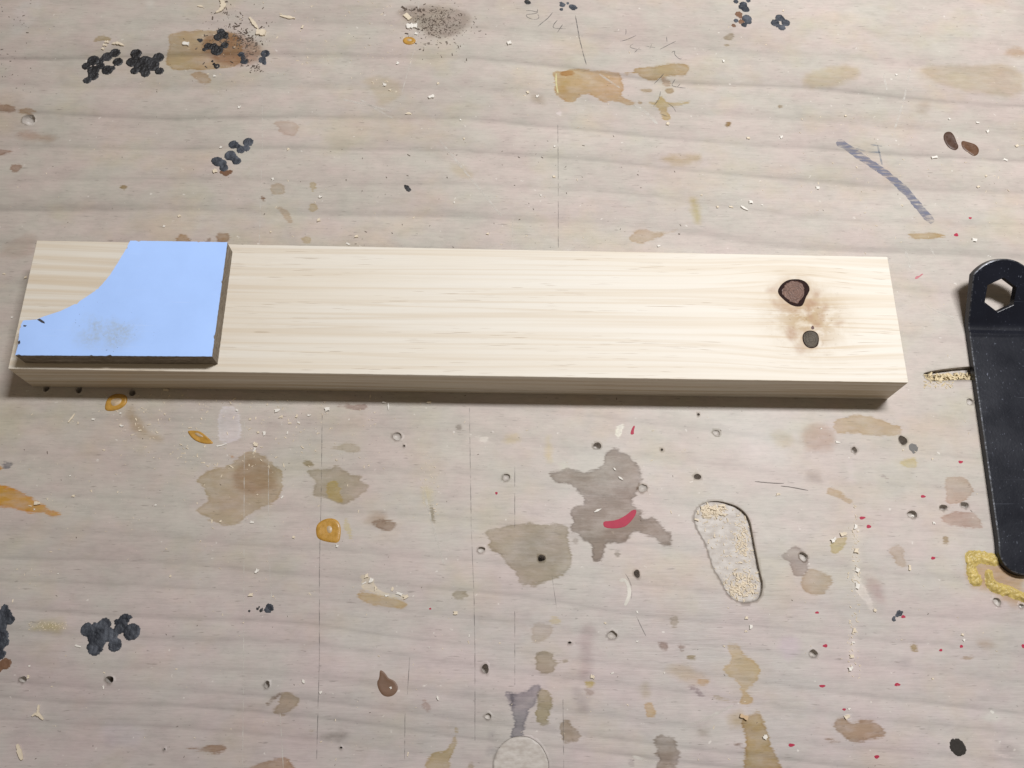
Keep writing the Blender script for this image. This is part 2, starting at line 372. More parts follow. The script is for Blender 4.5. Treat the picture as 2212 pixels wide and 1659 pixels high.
 ('D3', [(1990,1490),(2080,1480),(2170,1500),(2140,1540),(2010,1530)], (.80,.78,.78), 1),  # shaded hollow of the same dent, painted in
 ('D3', [(1870,1190),(1950,1180),(2000,1230),(1950,1280),(1870,1240)], (1.04,1.12,1.07), 1),
]
# drilled and routed holes: (tile, x, y, rx, ry, depth mm)
HOLES = [('A0',185,770,42,36,3.0),('C0',390,32,25,24,5),('C0',665,42,28,25,5),('C0',1115,68,28,26,5),
 ('C2',285,1460,31,30,9),('C2',755,512,33,28,3),('C2',1600,772,30,25,4),('C2',1140,868,36,34,.8),('C2',1088,1592,24,36,5),
 ('C1',1210,432,36,34,1.0),('C1',2130,778,30,30,1.0),('C1',1918,1388,32,24,1.6),('C1',1268,512,10,9,3),
 ('C3',1190,466,35,38,8),('C3',780,548,24,24,2.2),('C3',1755,140,28,26,1.0),('C3',1530,1032,32,24,2.6),('C3',1712,1012,33,26,2.6),
 ('C3',1270,1090,38,34,2.2),('C3',350,1448,36,38,2.0),('D0',195,912,32,27,3),('D0',925,912,34,30,8),('D1',1952,822,31,38,4),
 ('D1',110,955,25,30,3),('D1',1975,1222,30,24,1.4),('D2',880,536,38,36,1.6),('D3',435,690,34,34,2.2),('D3',1985,255,30,36,1.4),
 ('D3',2190,290,22,16,1.6),('C2',1760,405,28,26,.5),('D0',1388,1500,9,9,3),('D1',735,1487,12,9,3),('C2',1300,545,11,11,3),('C2',1608,248,11,11,3),
 ('D2',522,600,14,10,3),('B2',2028,1262,9,9,1)]
SLOT = [('C2',q) for q in [(1570,1150),(1572,1080),(1610,1020),(1680,985),(1760,975),(1850,992),(1940,1022),(2010,1080),(2048,1150),(2062,1230),(2090,1380),(2118,1520),(2145,1640)]] + \
       [('D2',q) for q in [(2152,80),(2152,150),(2130,230),(2050,262),(1960,262),(1880,222),(1830,150),(1790,60)]] + \
       [('C2',q) for q in [(1735,1560),(1700,1440),(1655,1310),(1600,1230)]]
GROOVE = [('B2',q) for q in [(1562,985),(1580,970),(1660,955),(1760,942),(1880,932),(2010,920),(2050,930),(2050,1010),(1980,1018),(1890,1022),(1800,1020),(1700,1025),(1620,1030),(1580,1015)]]

holes = []
for tl, x, y, rx, ry, dep in HOLES:
    c = TP(tl, x, y)
    e = np.hypot(*(TP(tl, x + rx, y) - c)); g = np.hypot(*(TP(tl, x, y + ry) - c))
    n = 20 if max(e, g) > .9 else 10
    holes.append(dict(loop=blob_loop(c, e, g, n, .14), depth=dep, kind='drill'))
holes.append(dict(loop=chaikin([TP(a, *q) for a, q in SLOT], 2), depth=3.0, kind='slot'))
holes.append(dict(loop=chaikin([TP(a, *q) for a, q in GROOVE], 1), depth=3.2, kind='groove'))
c0 = TP('D2', 110, 1650)
holes.append(dict(loop=blob_loop(c0, 11.2, 11.6, 48, .012), depth=.3, kind='ring'))
for h in holes:                                      # counter-clockwise
    l = h['loop']; a = np.sum(l[:, 0] * np.roll(l[:, 1], -1) - np.roll(l[:, 0], -1) * l[:, 1])
    if a < 0: h['loop'] = l[::-1].copy()

def graded(lo, hi, step, far_lo, far_hi):
    mid = list(np.arange(lo, hi + step * .5, step))
    a, s = [], step
    x = lo
    while x - s > far_lo: s *= 1.5; x -= s; a.append(max(x, far_lo))
    b, s = [], step
    x = mid[-1]
    while x + s < far_hi: s *= 1.5; x += s; b.append(min(x, far_hi))
    return np.array(sorted(set(np.round(a + mid + b, 4))))
STEP = 1.15
xs = graded(-95, 545, STEP, -520, 980)
ys = graded(-195, 275, STEP, -330, 620)
nx, ny = len(xs), len(ys)
GX, GY = np.meshgrid(xs, ys)                         # index j*nx+i
verts = np.stack([GX.ravel(), GY.ravel(), np.zeros(nx * ny)], 1)
cell_keep = np.ones((ny - 1, nx - 1), bool)
rects = []
for k, h in enumerate(holes):
    l = h['loop']
    i0 = np.searchsorted(xs, l[:, 0].min()) - 3; i1 = np.searchsorted(xs, l[:, 0].max()) + 2
    j0 = np.searchsorted(ys, l[:, 1].min()) - 3; j1 = np.searchsorted(ys, l[:, 1].max()) + 2
    rects.append([i0, i1, j0, j1, [k]])
merged = True
while merged:
    merged = False
    for a in range(len(rects)):
        for b in range(a + 1, len(rects)):
            A, B = rects[a], rects[b]
            if A[0] <= B[1] and B[0] <= A[1] and A[2] <= B[3] and B[2] <= A[3]:
                rects[a] = [min(A[0], B[0]), max(A[1], B[1]), min(A[2], B[2]), max(A[3], B[3]), A[4] + B[4]]
                rects.pop(b); merged = True
                break
        if merged: break
V = [tuple(v) for v in verts]
raw = [0.0] * len(V)
tris = []
def cdt(pts, loops, extra=None):
    edges = []
    for lp in loops:
        edges += [(lp[i], lp[(i + 1) % len(lp)]) for i in range(len(lp))]
    r = delaunay_2d_cdt([Vector((float(p[0]), float(p[1]))) for p in pts], edges, [], 0, 1e-5)
    return r
def cut_rect(i0, i1, j0, j1, ks, xs, ys, vid, zl=0.0):
    cell_keep[j0:j1, i0:i1] = False
    ring = [(i, j0) for i in range(i0, i1)] + [(i1, j) for j in range(j0, j1)] + [(i, j1) for i in range(i1, i0, -1)] + [(i0, j) for j in range(j1, j0, -1)]
    pts, ids = [], []
    for i, j in ring: pts.append((xs[i], ys[j])); ids.append(vid(i, j))
    loops = [list(range(len(pts)))]
    inner = [(i, j) for i in range(i0 + 1, i1) for j in range(j0 + 1, j1)]
    P = np.array([(xs[i], ys[j]) for i, j in inner])
    ok = np.ones(len(P), bool)
    for k in ks: ok &= sdist(holes[k]['loop'], P) > .45 * STEP
    for (i, j), o in zip(inner, ok):
        if o: pts.append((xs[i], ys[j])); ids.append(vid(i, j))
    for k in ks:
        l = holes[k]['loop']; s = len(pts)
        for p in l:
            pts.append((p[0], p[1])); ids.append(len(V)); V.append((p[0], p[1], zl)); raw.append(0.0)
        holes[k]['ids'] = ids[s:]
        loops.append(list(range(s, len(pts))))
    vo, eo, fo, ov, oe, of = cdt(pts, loops)
    C = np.array([[(vo[f[0]][0] + vo[f[1]][0] + vo[f[2]][0]) / 3, (vo[f[0]][1] + vo[f[1]][1] + vo[f[2]][1]) / 3] for f in fo])
    bad = np.zeros(len(C), bool)
    for k in ks: bad |= inside(holes[k]['loop'], C)
    mp = []
    for i, o in enumerate(ov):
        if o: mp.append(ids[o[0]])
        else: mp.append(len(V)); V.append((vo[i][0], vo[i][1], zl)); raw.append(0.0)
    for f, b in zip(fo, bad):
        if not b: tris.append(tuple(mp[q] for q in f))
for r in rects:
    cut_rect(*r[:4], r[4], xs, ys, lambda i, j: j * nx + i)

def slot_depth(x, y, h):
    if h['kind'] == 'slot':
        ax = TP('C2', 1575, 1150); bx = TP('C2', 2060, 1150)
        t = np.clip((x - ax[0]) / (bx[0] - ax[0]), 0, 1)
        return .15 + 1.9 * t + .25 * noise.noise(Vector((x * .35, y * .35, 1)))
    if h['kind'] == 'groove':
        return 3.0 + .5 * noise.noise(Vector((x * .5, y * .5, 3)))
    return h['depth'] + .12 * noise.noise(Vector((x * 1.5, y * 1.5, 5)))
for h in holes:
    top = h['ids']; n = len(top); l = h['loop']
    cen = l.mean(0)
    dup = []
    for p in l:                                       # duplicate the rim for a crisp edge
        dup.append(len(V)); V.append((p[0], p[1], -0.02)); raw.append(1.0)
    for i in range(n):
        tris.append((top[i], dup[i], dup[(i + 1) % n])); tris.append((top[i], dup[(i + 1) % n], top[(i + 1) % n]))
    low = []
    sh = .93 if h['kind'] == 'drill' else 1.0
    for p in l:
        q = cen + (p - cen) * sh
        low.append(len(V)); V.append((q[0], q[1], -slot_depth(q[0], q[1], h))); raw.append(1.0)
    for i in range(n):
        tris.append((dup[i], low[i], low[(i + 1) % n])); tris.append((dup[i], low[(i + 1) % n], dup[(i + 1) % n]))
    if h['kind'] == 'drill':
        c = len(V); V.append((cen[0], cen[1], -h['depth'] * (1.25 if h['depth'] > 2 else .8))); raw.append(1.0)
        for i in range(n): tris.append((c, low[(i + 1) % n], low[i]))
    else:
        pts = [(V[q][0], V[q][1]) for q in low]; ids = list(low)
        mn, mx = l.min(0), l.max(0)
        G = np.array([(x, y) for x in np.arange(mn[0], mx[0], .9) for y in np.arange(mn[1], mx[1], .9)])
        G = G[sdist(l, G) < -.5]
        for g in G:
            pts.append(tuple(g)); ids.append(len(V)); V.append((g[0], g[1], -slot_depth(g[0], g[1], h))); raw.append(1.0)
        vo, eo, fo, ov, oe, of = cdt(pts, [list(range(n))])
        C = np.array([[sum(vo[q][0] for q in f) / 3, sum(vo[q][1] for q in f) / 3] for f in fo])
        ins = inside(l, C)
        mp = [ids[o[0]] if o else 0 for o in ov]
        for f, b in zip(fo, ins):
            if b: tris.append(tuple(mp[q] for q in f))
jj, ii = np.nonzero(cell_keep)
quads = np.stack([jj * nx + ii, jj * nx + ii + 1, (jj + 1) * nx + ii + 1, (jj + 1) * nx + ii], 1)
# skirt and underside: the bench slab is 25 mm thick
sk = []
ringv = [j * nx + 0 for j in range(ny)][::-1] + [i for i in range(1, nx)] + [j * nx + nx - 1 for j in range(1, ny)] + [(ny - 1) * nx + i for i in range(nx - 2, 0, -1)]
lowr = []
for q in ringv:
    lowr.append(len(V)); V.append((V[q][0], V[q][1], -25.0)); raw.append(0.0)
n = len(ringv)
for i in range(n): sk.append((ringv[i], lowr[i], lowr[(i + 1) % n], ringv[(i + 1) % n]))
verts = np.array(V, float)

# attributes -------------------------------------------------------
pxy = to_px(verts)
nv = len(verts)
RC = 2.2; RS = 5.0
layers = {}
LN = {0: ['stain_a', 'stain_b', 'stain_c', 'stain_d'], 1: ['soft_a', 'soft_b', 'soft_c']}
used = {k: [] for q in LN.values() for k in q}
for q in LN.values():
    for k in q:
        a = np.zeros((nv, 4), np.float32); a[:, :3] = 1; layers[k] = a
flat = verts[:, 2] > -.001
for tl, poly, col, soft in ST:
    p = chaikin(TPS(tl, poly), 1)
    Rr = RS if soft else RC
    mn, mx = p.min(0) - Rr * 1.1, p.max(0) + Rr * 1.1
    name = None
    for k in LN[soft]:
        if all(mx[0] < b[0][0] or mn[0] > b[1][0] or mx[1] < b[0][1] or mn[1] > b[1][1] for b in used[k]):
            name = k; break
    if name is None: name = rng.choice(LN[soft])
    used[name].append((mn, mx))
    sel = np.nonzero(flat & (verts[:, 0] > mn[0]) & (verts[:, 0] < mx[0]) & (verts[:, 1] > mn[1]) & (verts[:, 1] < mx[1]))[0]
    if not len(sel): continue
    m = np.clip(.5 - sdist(p, verts[sel, :2]) / (2 * Rr), 0, 1)
    L = layers[name]
    up = m > L[sel, 3]
    s2 = sel[up]
    col = tuple(c ** 1.22 if c < 1 else c for c in col)
    L[s2, 3] = m[up]; L[s2, 0] = col[0]; L[s2, 1] = col[1]; L[s2, 2] = col[2]
# growth-ring field (runs level on the left, then falls to the right)
gx = np.array([-400, 0, 300, 700, 1000, 1300, 1600, 1900, 2212, 2600.])
gu = np.array([-10, -8, -6, -4, 0, 22, 55, 78, 90, 96.])     # upper half
gl = np.array([-125, -95, -80, -50, -14, 24, 60, 95, 130, 170.])  # lower half
tt = np.clip((pxy[:, 1] - 400) / 900, 0, 1)
g = np.interp(pxy[:, 0], gx, gu) * (1 - tt) + np.interp(pxy[:, 0], gx, gl) * tt
wob = np.array([noise.noise(Vector((a * .0025, b * .006, 2.0))) for a, b in pxy]) * 14
ringv_ = ((pxy[:, 1] - g + wob) / 1800.0 + .05).astype(np.float32)

faces = [tuple(q) for q in quads.tolist()] + tris + sk
me = bpy.data.meshes.new('workbench_top')
nloop = len(quads) * 4 + len(tris) * 3 + len(sk) * 4
me.vertices.add(nv); me.vertices.foreach_set('co', (verts * MM).astype(np.float32).ravel())
me.loops.add(nloop)
lv = np.concatenate([quads.ravel(), np.array(tris).ravel(), np.array(sk).ravel()]).astype(np.int32)
me.loops.foreach_set('vertex_index', lv)
tot = np.concatenate([np.full(len(quads), 4), np.full(len(tris), 3), np.full(len(sk), 4)]).astype(np.int32)
me.polygons.add(len(tot))
me.polygons.foreach_set('loop_start', np.concatenate([[0], np.cumsum(tot)[:-1]]).astype(np.int32))
me.polygons.foreach_set('loop_total', tot)
me.update(calc_edges=True)
me.validate()
for k, a in layers.items():
    at = me.attributes.new(k, 'FLOAT_COLOR', 'POINT'); at.data.foreach_set('color', a.ravel())
at = me.attributes.new('ring', 'FLOAT', 'POINT'); at.data.foreach_set('value', ringv_)
at = me.attributes.new('raw', 'FLOAT', 'POINT'); at.data.foreach_set('value', np.array(raw, np.float32))
bench = link(bpy.data.objects.new('workbench_top', me))
tag(bench, 'worn plywood workbench top with glue stains, drill holes and wavy grain', kind='structure')

# ---- bench material
N = NT('worn_plywood')
fib = N.noise(N.coord((70, 800, 70)), 1, 4, .6)
fib2 = N.noise(N.coord((240, 1700, 200)), 1, 3, .6)
band = N.noise(N.coord((3.5, 26, 2)), 1, 3, .5)
patch = N.noise(N.coord((14, 22, 10)), 1, 3, .55)
mott = N.noise(N.coord((95, 170, 50)), 1, 5, .65)
hue = N.noise(N.coord((34, 44, 1), loc=(3, 8, 0)), 1, 4, .6)
hue2 = N.noise(N.coord((26, 30, 1), loc=(13, 2, 0)), 1, 4, .6)
col = N.mix(N.rng(band, .3, .7), (.484, .438, .402), (.436, .391, .357))
col = N.mix(N.rng(hue, .36, .64), N.mix(1.0, col, (1.03, .975, .975), 'MULTIPLY'), N.mix(1.0, col, (.975, 1.01, .975), 'MULTIPLY'))
col = N.mix(N.rng(hue2, .5, .68), col, N.mix(1.0, col, (1.0, .985, .90), 'MULTIPLY'))
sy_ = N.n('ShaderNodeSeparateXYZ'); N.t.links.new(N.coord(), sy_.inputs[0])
cool_cast = N.math('MULTIPLY', N.rng(sy_.outputs[1], -.02, -.15, 0, 1, True), N.rng(hue2, .3, .6, .5, 1))
col = N.mix(cool_cast, col, N.mix(1.0, col, (.98, .97, 1.05), 'MULTIPLY'))   # cool lilac cast of the light painted in towards the near edge
col = N.mix(1.0, col, N.ramp(patch, [(.3, .93), (.7, 1.05)]), 'MULTIPLY')
col = N.mix(1.0, col, N.ramp(mott, [(.28, .90), (.5, 1.0), (.72, 1.06)]), 'MULTIPLY')
col = N.mix(1.0, col, N.ramp(fib, [(.25, .91), (.5, 1.0), (.8, 1.03)]), 'MULTIPLY')
col = N.mix(1.0, col, N.ramp(fib2, [(.25, .93), (.6, 1.01)]), 'MULTIPLY')
# growth lines: sharp dark line with a soft fade on one side
ra = N.attr('ring').outputs['Fac']
rj = N.math('ADD', ra, N.rng(N.noise(N.coord((30, 300, 1)), 1, 3, .6), .2, .8, -.0008, .0008))
def lines(vals):
    st = [(0.0, 1.0)]
    for v, dk, sp in vals:
        p = v / 1800.0 + .05
        st += [(max(p - sp / 1800, st[-1][0] + .0004), 1.0), (max(p - .0055, st[-1][0] + .0008), 1 - (1 - dk) * .55), (p, 1 - (1 - dk) * 1.75), (p + .0020, 1.0)]
    return st
UP = [(62, .90, 40), (131, .78, 45), (190, .90, 40), (255, .85, 45), (325, .88, 45), (398, .91, 30), (464, .80, 45), (545, .88, 40), (640, .9, 40)]
LO = [(880, .92, 40), (955, .92, 30), (1045, .93, 50), (1140, .93, 40), (1225, .93, 40), (1290, .87, 40), (1345, .92, 30), (1411, .86, 45), (1454, .86, 26), (1518, .88, 35)]
LO2 = [(1562, .88, 30), (1600, .84, 26), (1650, .88, 30)]
for L_ in (UP[:5], UP[5:], LO[:5], LO[5:], LO2):
    fade = N.rng(N.noise(N.coord((9, 40, 1)), 1, 2), .25, .6, .35, 1.0)
    col = N.mix(fade, col, N.mix(1.0, col, N.ramp(rj, lines(L_)), 'MULTIPLY'))
# pores / specks
spk = N.noise(N.coord((420, 900, 300)), 1, 2, .5)
col = N.mix(N.rng(spk, .70, .76, 0, .40), col, (.10, .085, .075))
spk2 = N.noise(N.coord((160, 1100, 300), loc=(5, 1, 0)), 1, 2, .5)
col = N.mix(N.rng(spk2, .66, .74, 0, .42), col, (.14, .115, .10))
wsp = N.noise(N.coord((300, 330, 300), loc=(9, 4, 0)), 1, 2, .5)
col = N.mix(N.rng(wsp, .715, .77, 0, .5), col, (.72, .69, .64))
# stains
edge = N.noise(N.coord((330, 900, 300)), 1, 4, .62)
edge2 = N.noise(N.coord((150, 240, 100), loc=(2, 2, 0)), 1, 3, .6)
tend = N.noise(N.coord((150, 1300, 100), loc=(1, 3, 0)), 1, 3, .6)
stex = N.noise(N.coord((75, 130, 60), loc=(6, 2, 0)), 1, 4, .62)
tex = N.noise(N.coord((110, 420, 100), loc=(4, 6, 0)), 1, 4, .65)
for k in ('soft_a', 'soft_b', 'soft_c'):
    a = N.attr(k)
    mk = N.math('ADD', a.outputs['Alpha'], N.rng(edge2, .2, .8, -.16, .16))
    mk = N.rng(mk, .25, .75, smooth=True)
    mk = N.math('MULTIPLY', mk, N.rng(tex, .25, .6, .62, 1.0))
    col = N.mix(mk, col, N.mix(1.0, col, a.outputs['Color'], 'MULTIPLY'))
for k in ('stain_a', 'stain_b', 'stain_c', 'stain_d'):
    a = N.attr(k)
    mk = N.math('ADD', a.outputs['Alpha'], N.math('ADD', N.math('ADD', N.rng(edge, .25, .75, -.10, .10), N.rng(tend, .25, .75, -.17, .17)), N.rng(edge2, .2, .8, -.22, .22)))
    core = N.rng(mk, .37, .66, smooth=True)
    rim = N.math('MULTIPLY', N.rng(mk, .46, .56, smooth=True), N.rng(mk, .58, .82, 1.0, 0.0, smooth=True))
    cm = N.math('MULTIPLY', core, N.math('MULTIPLY', N.rng(tex, .25, .6, .75, 1.0), N.rng(stex, .3, .62, .62, 1.15)))
    st = N.mix(1.0, col, a.outputs['Color'], 'MULTIPLY')
    st = N.mix(N.math('MULTIPLY', rim, .5), st, N.mix(1.0, st, a.outputs['Color'], 'MULTIPLY'))
    col = N.mix(cm, col, st)
rawc = N.mix(N.rng(N.noise(N.coord((250, 500, 250)), 1, 3), .35, .65), (.50, .465, .43), (.39, .35, .315))
col = N.mix(N.attr('raw').outputs['Fac'], col, rawc)
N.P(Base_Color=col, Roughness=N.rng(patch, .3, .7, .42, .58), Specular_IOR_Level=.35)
hgt = N.math('ADD', N.math('MULTIPLY', fib, .6), N.math('MULTIPLY', mott, .5))
N.bump(hgt, .22, .0006)
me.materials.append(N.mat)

# ================================================================== materials for the rest
def simple(name, col, rough=.6, spec=.4, var=.12, scale=(200, 200, 200), bump=0.0, bdist=.0003, coat=0.0, **kw):
    n_ = NT(name)
    f = n_.noise(n_.coord(scale, loc=(rng.random() * 9, 0, 0)), 1, 3, .6)
    n_.P(Base_Color=n_.mix(f, tuple(c * (1 - var) for c in col), tuple(min(1, c * (1 + var)) for c in col)), Roughness=rough, Specular_IOR_Level=spec, Coat_Weight=coat)
    if bump: n_.bump(f, bump, bdist)
    for k, v in kw.items(): n_.P(**{k: v})
    return n_.mat

# ---- dried black adhesive
def black_mat(name, a, b, rough):
    n_ = NT(name)
    f = n_.noise(n_.coord((500, 500, 500)), 1, 4, .6)
    g_ = n_.noise(n_.coord((130, 130, 130)), 1, 2, .6)
    n_.P(Base_Color=n_.mix(n_.rng(g_, .42, .66), a, n_.mix(f, b, tuple(x * 1.5 for x in b))), Roughness=n_.rng(f, .3, .7, rough - .1, rough + .15), Specular_IOR_Level=.5)
    n_.bump(f, .9, .0009)
    return n_.mat
M_BLACK = black_mat('black_adhesive', (.010, .010, .012), (.026, .027, .031), .5)
M_SLATE = black_mat('slate_adhesive', (.018, .022, .032), (.060, .068, .085), .6)
M_RUST = simple('brown_adhesive', (.16, .085, .05), .5, .4, .35, bump=.4)

def height_patch(name, mn, mx, step, sdf, zf, mat, parent):
    """a low crust: grid cells where sdf < 0, raised by zf(x, y, depth inside)"""
    gx_ = np.arange(mn[0], mx[0] + step, step); gy_ = np.arange(mn[1], mx[1] + step, step)
    X, Y = np.meshgrid(gx_, gy_); P = np.stack([X.ravel(), Y.ravel()], 1)
    d = sdf(P)
    w_, idx, vs, fs = len(gx_), {}, [], []
    keep = (d < step * .5).reshape(X.shape)
    cells = np.argwhere(keep[:-1, :-1] & keep[1:, :-1] & keep[:-1, 1:] & keep[1:, 1:])
    for j, i in cells:
        q = []
        for jj_, ii_ in ((j, i), (j, i + 1), (j + 1, i + 1), (j + 1, i)):
            k = jj_ * w_ + ii_
            if k not in idx:
                idx[k] = len(vs); x, y = P[k]
                vs.append((x, y, zf(x, y, max(0.0, -d[k])) if d[k] < -.02 else .005))
            q.append(idx[k])
        fs.append(tuple(q))
    return mesh_obj(name, vs, fs, mat, parent, True)
def sstep(t): t = min(1, max(0, t)); return t * t * (3 - 2 * t)
def nz3(x, y, z): return noise.noise(Vector((x, y, z)))
def adhesive(tile, discs, label, mat, hk=.34, name='dried_adhesive_lump'):
    cs = []
    for d in discs:
        c = TP(tile, d[0], d[1]); r = np.hypot(*(TP(tile, d[0] + d[2], d[1]) - c)) * 1.06
        cs.append((c[0], c[1], r))
    A_ = np.array(cs); big = A_[:, 2].max()
    mn = (A_[:, :2] - A_[:, 2:3] * 1.4).min(0) - .4; mx = (A_[:, :2] + A_[:, 2:3] * 1.4).max(0) + .4
    hgt = min(.75, max(.16, big * hk * .42)); seed = discs[0][0] * .37
    def sdf(P):
        out_ = np.full(len(P), 9.0)
        for x, y, r in cs:
            # polynomial smooth union so the dots run into each other
            q = np.hypot(P[:, 0] - x, P[:, 1] - y) - r
            k = .35 * min(1.0, r); h_ = np.clip(.5 + .5 * (out_ - q) / k, 0, 1)
            out_ = out_ * (1 - h_) + q * h_ - k * h_ * (1 - h_)
        n_ = np.array([.30 * nz3(p[0] * .9, p[1] * .9, seed) + .22 * nz3(p[0] * 2.3, p[1] * 2.3, seed + 4) for p in P])
        return out_ + n_ * min(1.0, big * .6)
    def zf(x, y, dep):
        e = sstep(dep / .55)
        rg = max(math.exp(-((math.hypot(x - c[0], y - c[1]) / c[2] - .70) / .20) ** 2) for c in cs)
        return .02 + hgt * e * max(.12, .50 + .38 * rg + .55 * nz3(x * .8, y * .8, seed + 8) + .42 * nz3(x * 2.2, y * 2.2, seed + 2))
    o = height_patch(name, mn, mx, .22 if big < 2.2 else .28, sdf, zf, mat, bench)
    tag(o, label)
    return o
adhesive('A0', [(740,340,33),(690,365,34),(758,398,32),(690,450,36),(600,390,38),(555,425,28),(600,455,38),(645,425,28),(600,488,34),(560,517,26),(655,385,20),(720,440,20)], 'black dried adhesive lump with a tail of dots', M_BLACK)
adhesive('A0', [(875,345,36),(848,400,36),(880,395,36),(930,390,36),(930,440,42),(865,455,28),(935,470,30),(980,420,42),(1018,370,36),(1025,457,28),(960,395,34),(900,430,40)], 'black dried adhesive lump shaped like a flower', M_BLACK)
adhesive('A0', [(1420,205,26),(1440,225,28),(1405,238,30),(1455,240,14)], 'glossy black adhesive lump among brown crumbs', M_BLACK, .5)
adhesive('A0', [(1340,298,27),(1395,325,38),(1445,290,25),(1312,318,14),(1375,295,22)], 'black adhesive lump of three joined dots on the tan stain', M_BLACK, .4)
adhesive('A0', [(1395,426,19),(1375,412,10),(1365,395,8)], 'small black adhesive flake at the stain edge', M_BLACK, .4)
adhesive('A0', [(1290,260,15),(1275,255,9)], 'tiny black adhesive flake on the tan stain', M_BLACK, .4)
adhesive('A0', [(1550,350,20),(1570,395,24),(1562,370,16)], 'broken grey black adhesive smear by the crumbs', M_SLATE)
adhesive('A0', [(1705,345,28),(1685,385,24),(1700,405,14)], 'thin grey black adhesive spot beside the crumbs', M_SLATE)
adhesive('A0', [(1500,930,30),(1550,962,28),(1595,915,33),(1585,955,22),(1530,940,18)], 'black adhesive lump shaped like a bent arm', M_SLATE, .3)
adhesive('A0', [(1480,1000,36),(1520,1035,28),(1400,1040,34),(1440,1080,28),(1378,1030,20),(1430,1050,26),(1500,1015,26)], 'black adhesive lump with rusty edge', M_SLATE, .3)
adhesive('A0', [(1455,1115,22),(1480,1105,14),(1425,1108,12)], 'rusty brown edge of adhesive residue', M_RUST, .12)
adhesive('A1', [(1205,14,18),(1195,10,10),(1218,18,10)], 'small black adhesive dot near pencil figures', M_BLACK)
adhesive('A1', [(1500,48,21),(1490,42,18),(1518,50,10)], 'round slate adhesive dot above the pencil line', M_SLATE)
adhesive('A1', [(1430,32,18),(1424,60,12),(1465,22,10),(1420,18,9)], 'speckled black adhesive dots above pencil fraction', M_SLATE)
adhesive('A1', [(430,1205,16),(442,1220,15),(420,1195,8)], 'lone black chip of adhesive on bare wood', M_BLACK)
adhesive('A2', [(360,10,16),(408,30,24),(420,58,24),(395,45,20),(436,66,12),(440,5,14)], 'black adhesive lump at the pale far boards', M_SLATE, .4)
adhesive('A2', [(430,120,30),(360,132,15),(412,160,18),(440,140,20)], 'slate adhesive curl beside brown residue', M_SLATE, .3)
adhesive('A2', [(378,92,22),(390,110,12),(395,140,18),(345,165,14)], 'brown residue between adhesive lumps', M_RUST, .12)
adhesive('A2', [(640,115,27),(680,147,27),(655,178,22),(612,148,27),(660,120,14),(628,165,14)], 'slate adhesive ring with pale centre', M_SLATE, .3)
adhesive('D0', [(735,490,54),(880,450,55),(800,450,20),(985,425,22),(1050,405,46),(1100,388,16),(1112,510,68),(1030,440,42),(1000,490,40),(820,545,78),(900,530,62),(970,620,55),(805,645,62),(755,640,26),(955,550,40),(850,600,40),(860,480,50)], 'large slate adhesive cluster of merged round dots', M_SLATE, .2)
adhesive('D0', [(40,310,30),(30,380,68),(85,410,38),(0,470,55),(10,550,60),(40,600,36),(-10,640,50),(10,700,40),(-40,420,50),(-50,560,60)], 'slate adhesive cluster running off the left edge', M_SLATE, .22)
adhesive('D0', [(50,780,44),(10,790,36),(-10,820,30)], 'brown residue under the slate adhesive', M_RUST, .10)
adhesive('D1', [(130,310,36),(95,322,12),(110,335,16)], 'small slate adhesive dot with crumbs', M_SLATE, .3)
adhesive('D1', [(60,330,14),(30,315,12),(45,300,8),(70,312,7),(-40,335,10)], 'trail of tiny black adhesive crumbs', M_BLACK, .3)
adhesive('D3', [(1160,352,24),(1180,345,12),(1140,372,16),(1112,405,17),(1118,385,10)], 'blue black paint curl beside a red dot', M_SLATE, .2)
adhesive('D3', [(1650,1480,62),(1630,1460,40),(1680,1500,42),(1660,1510,44)], 'dark charcoal round spot on bare wood', simple('charcoal_spot', (.035, .031, .028), .85, .2, .3, (900, 900, 900), .5), .05)
adhesive('C3', [(1278,530,36),(1282,560,18)], 'grey filler plug beside a drill hole', simple('grey_filler', (.16, .155, .15), .7, .3, .2), .05)

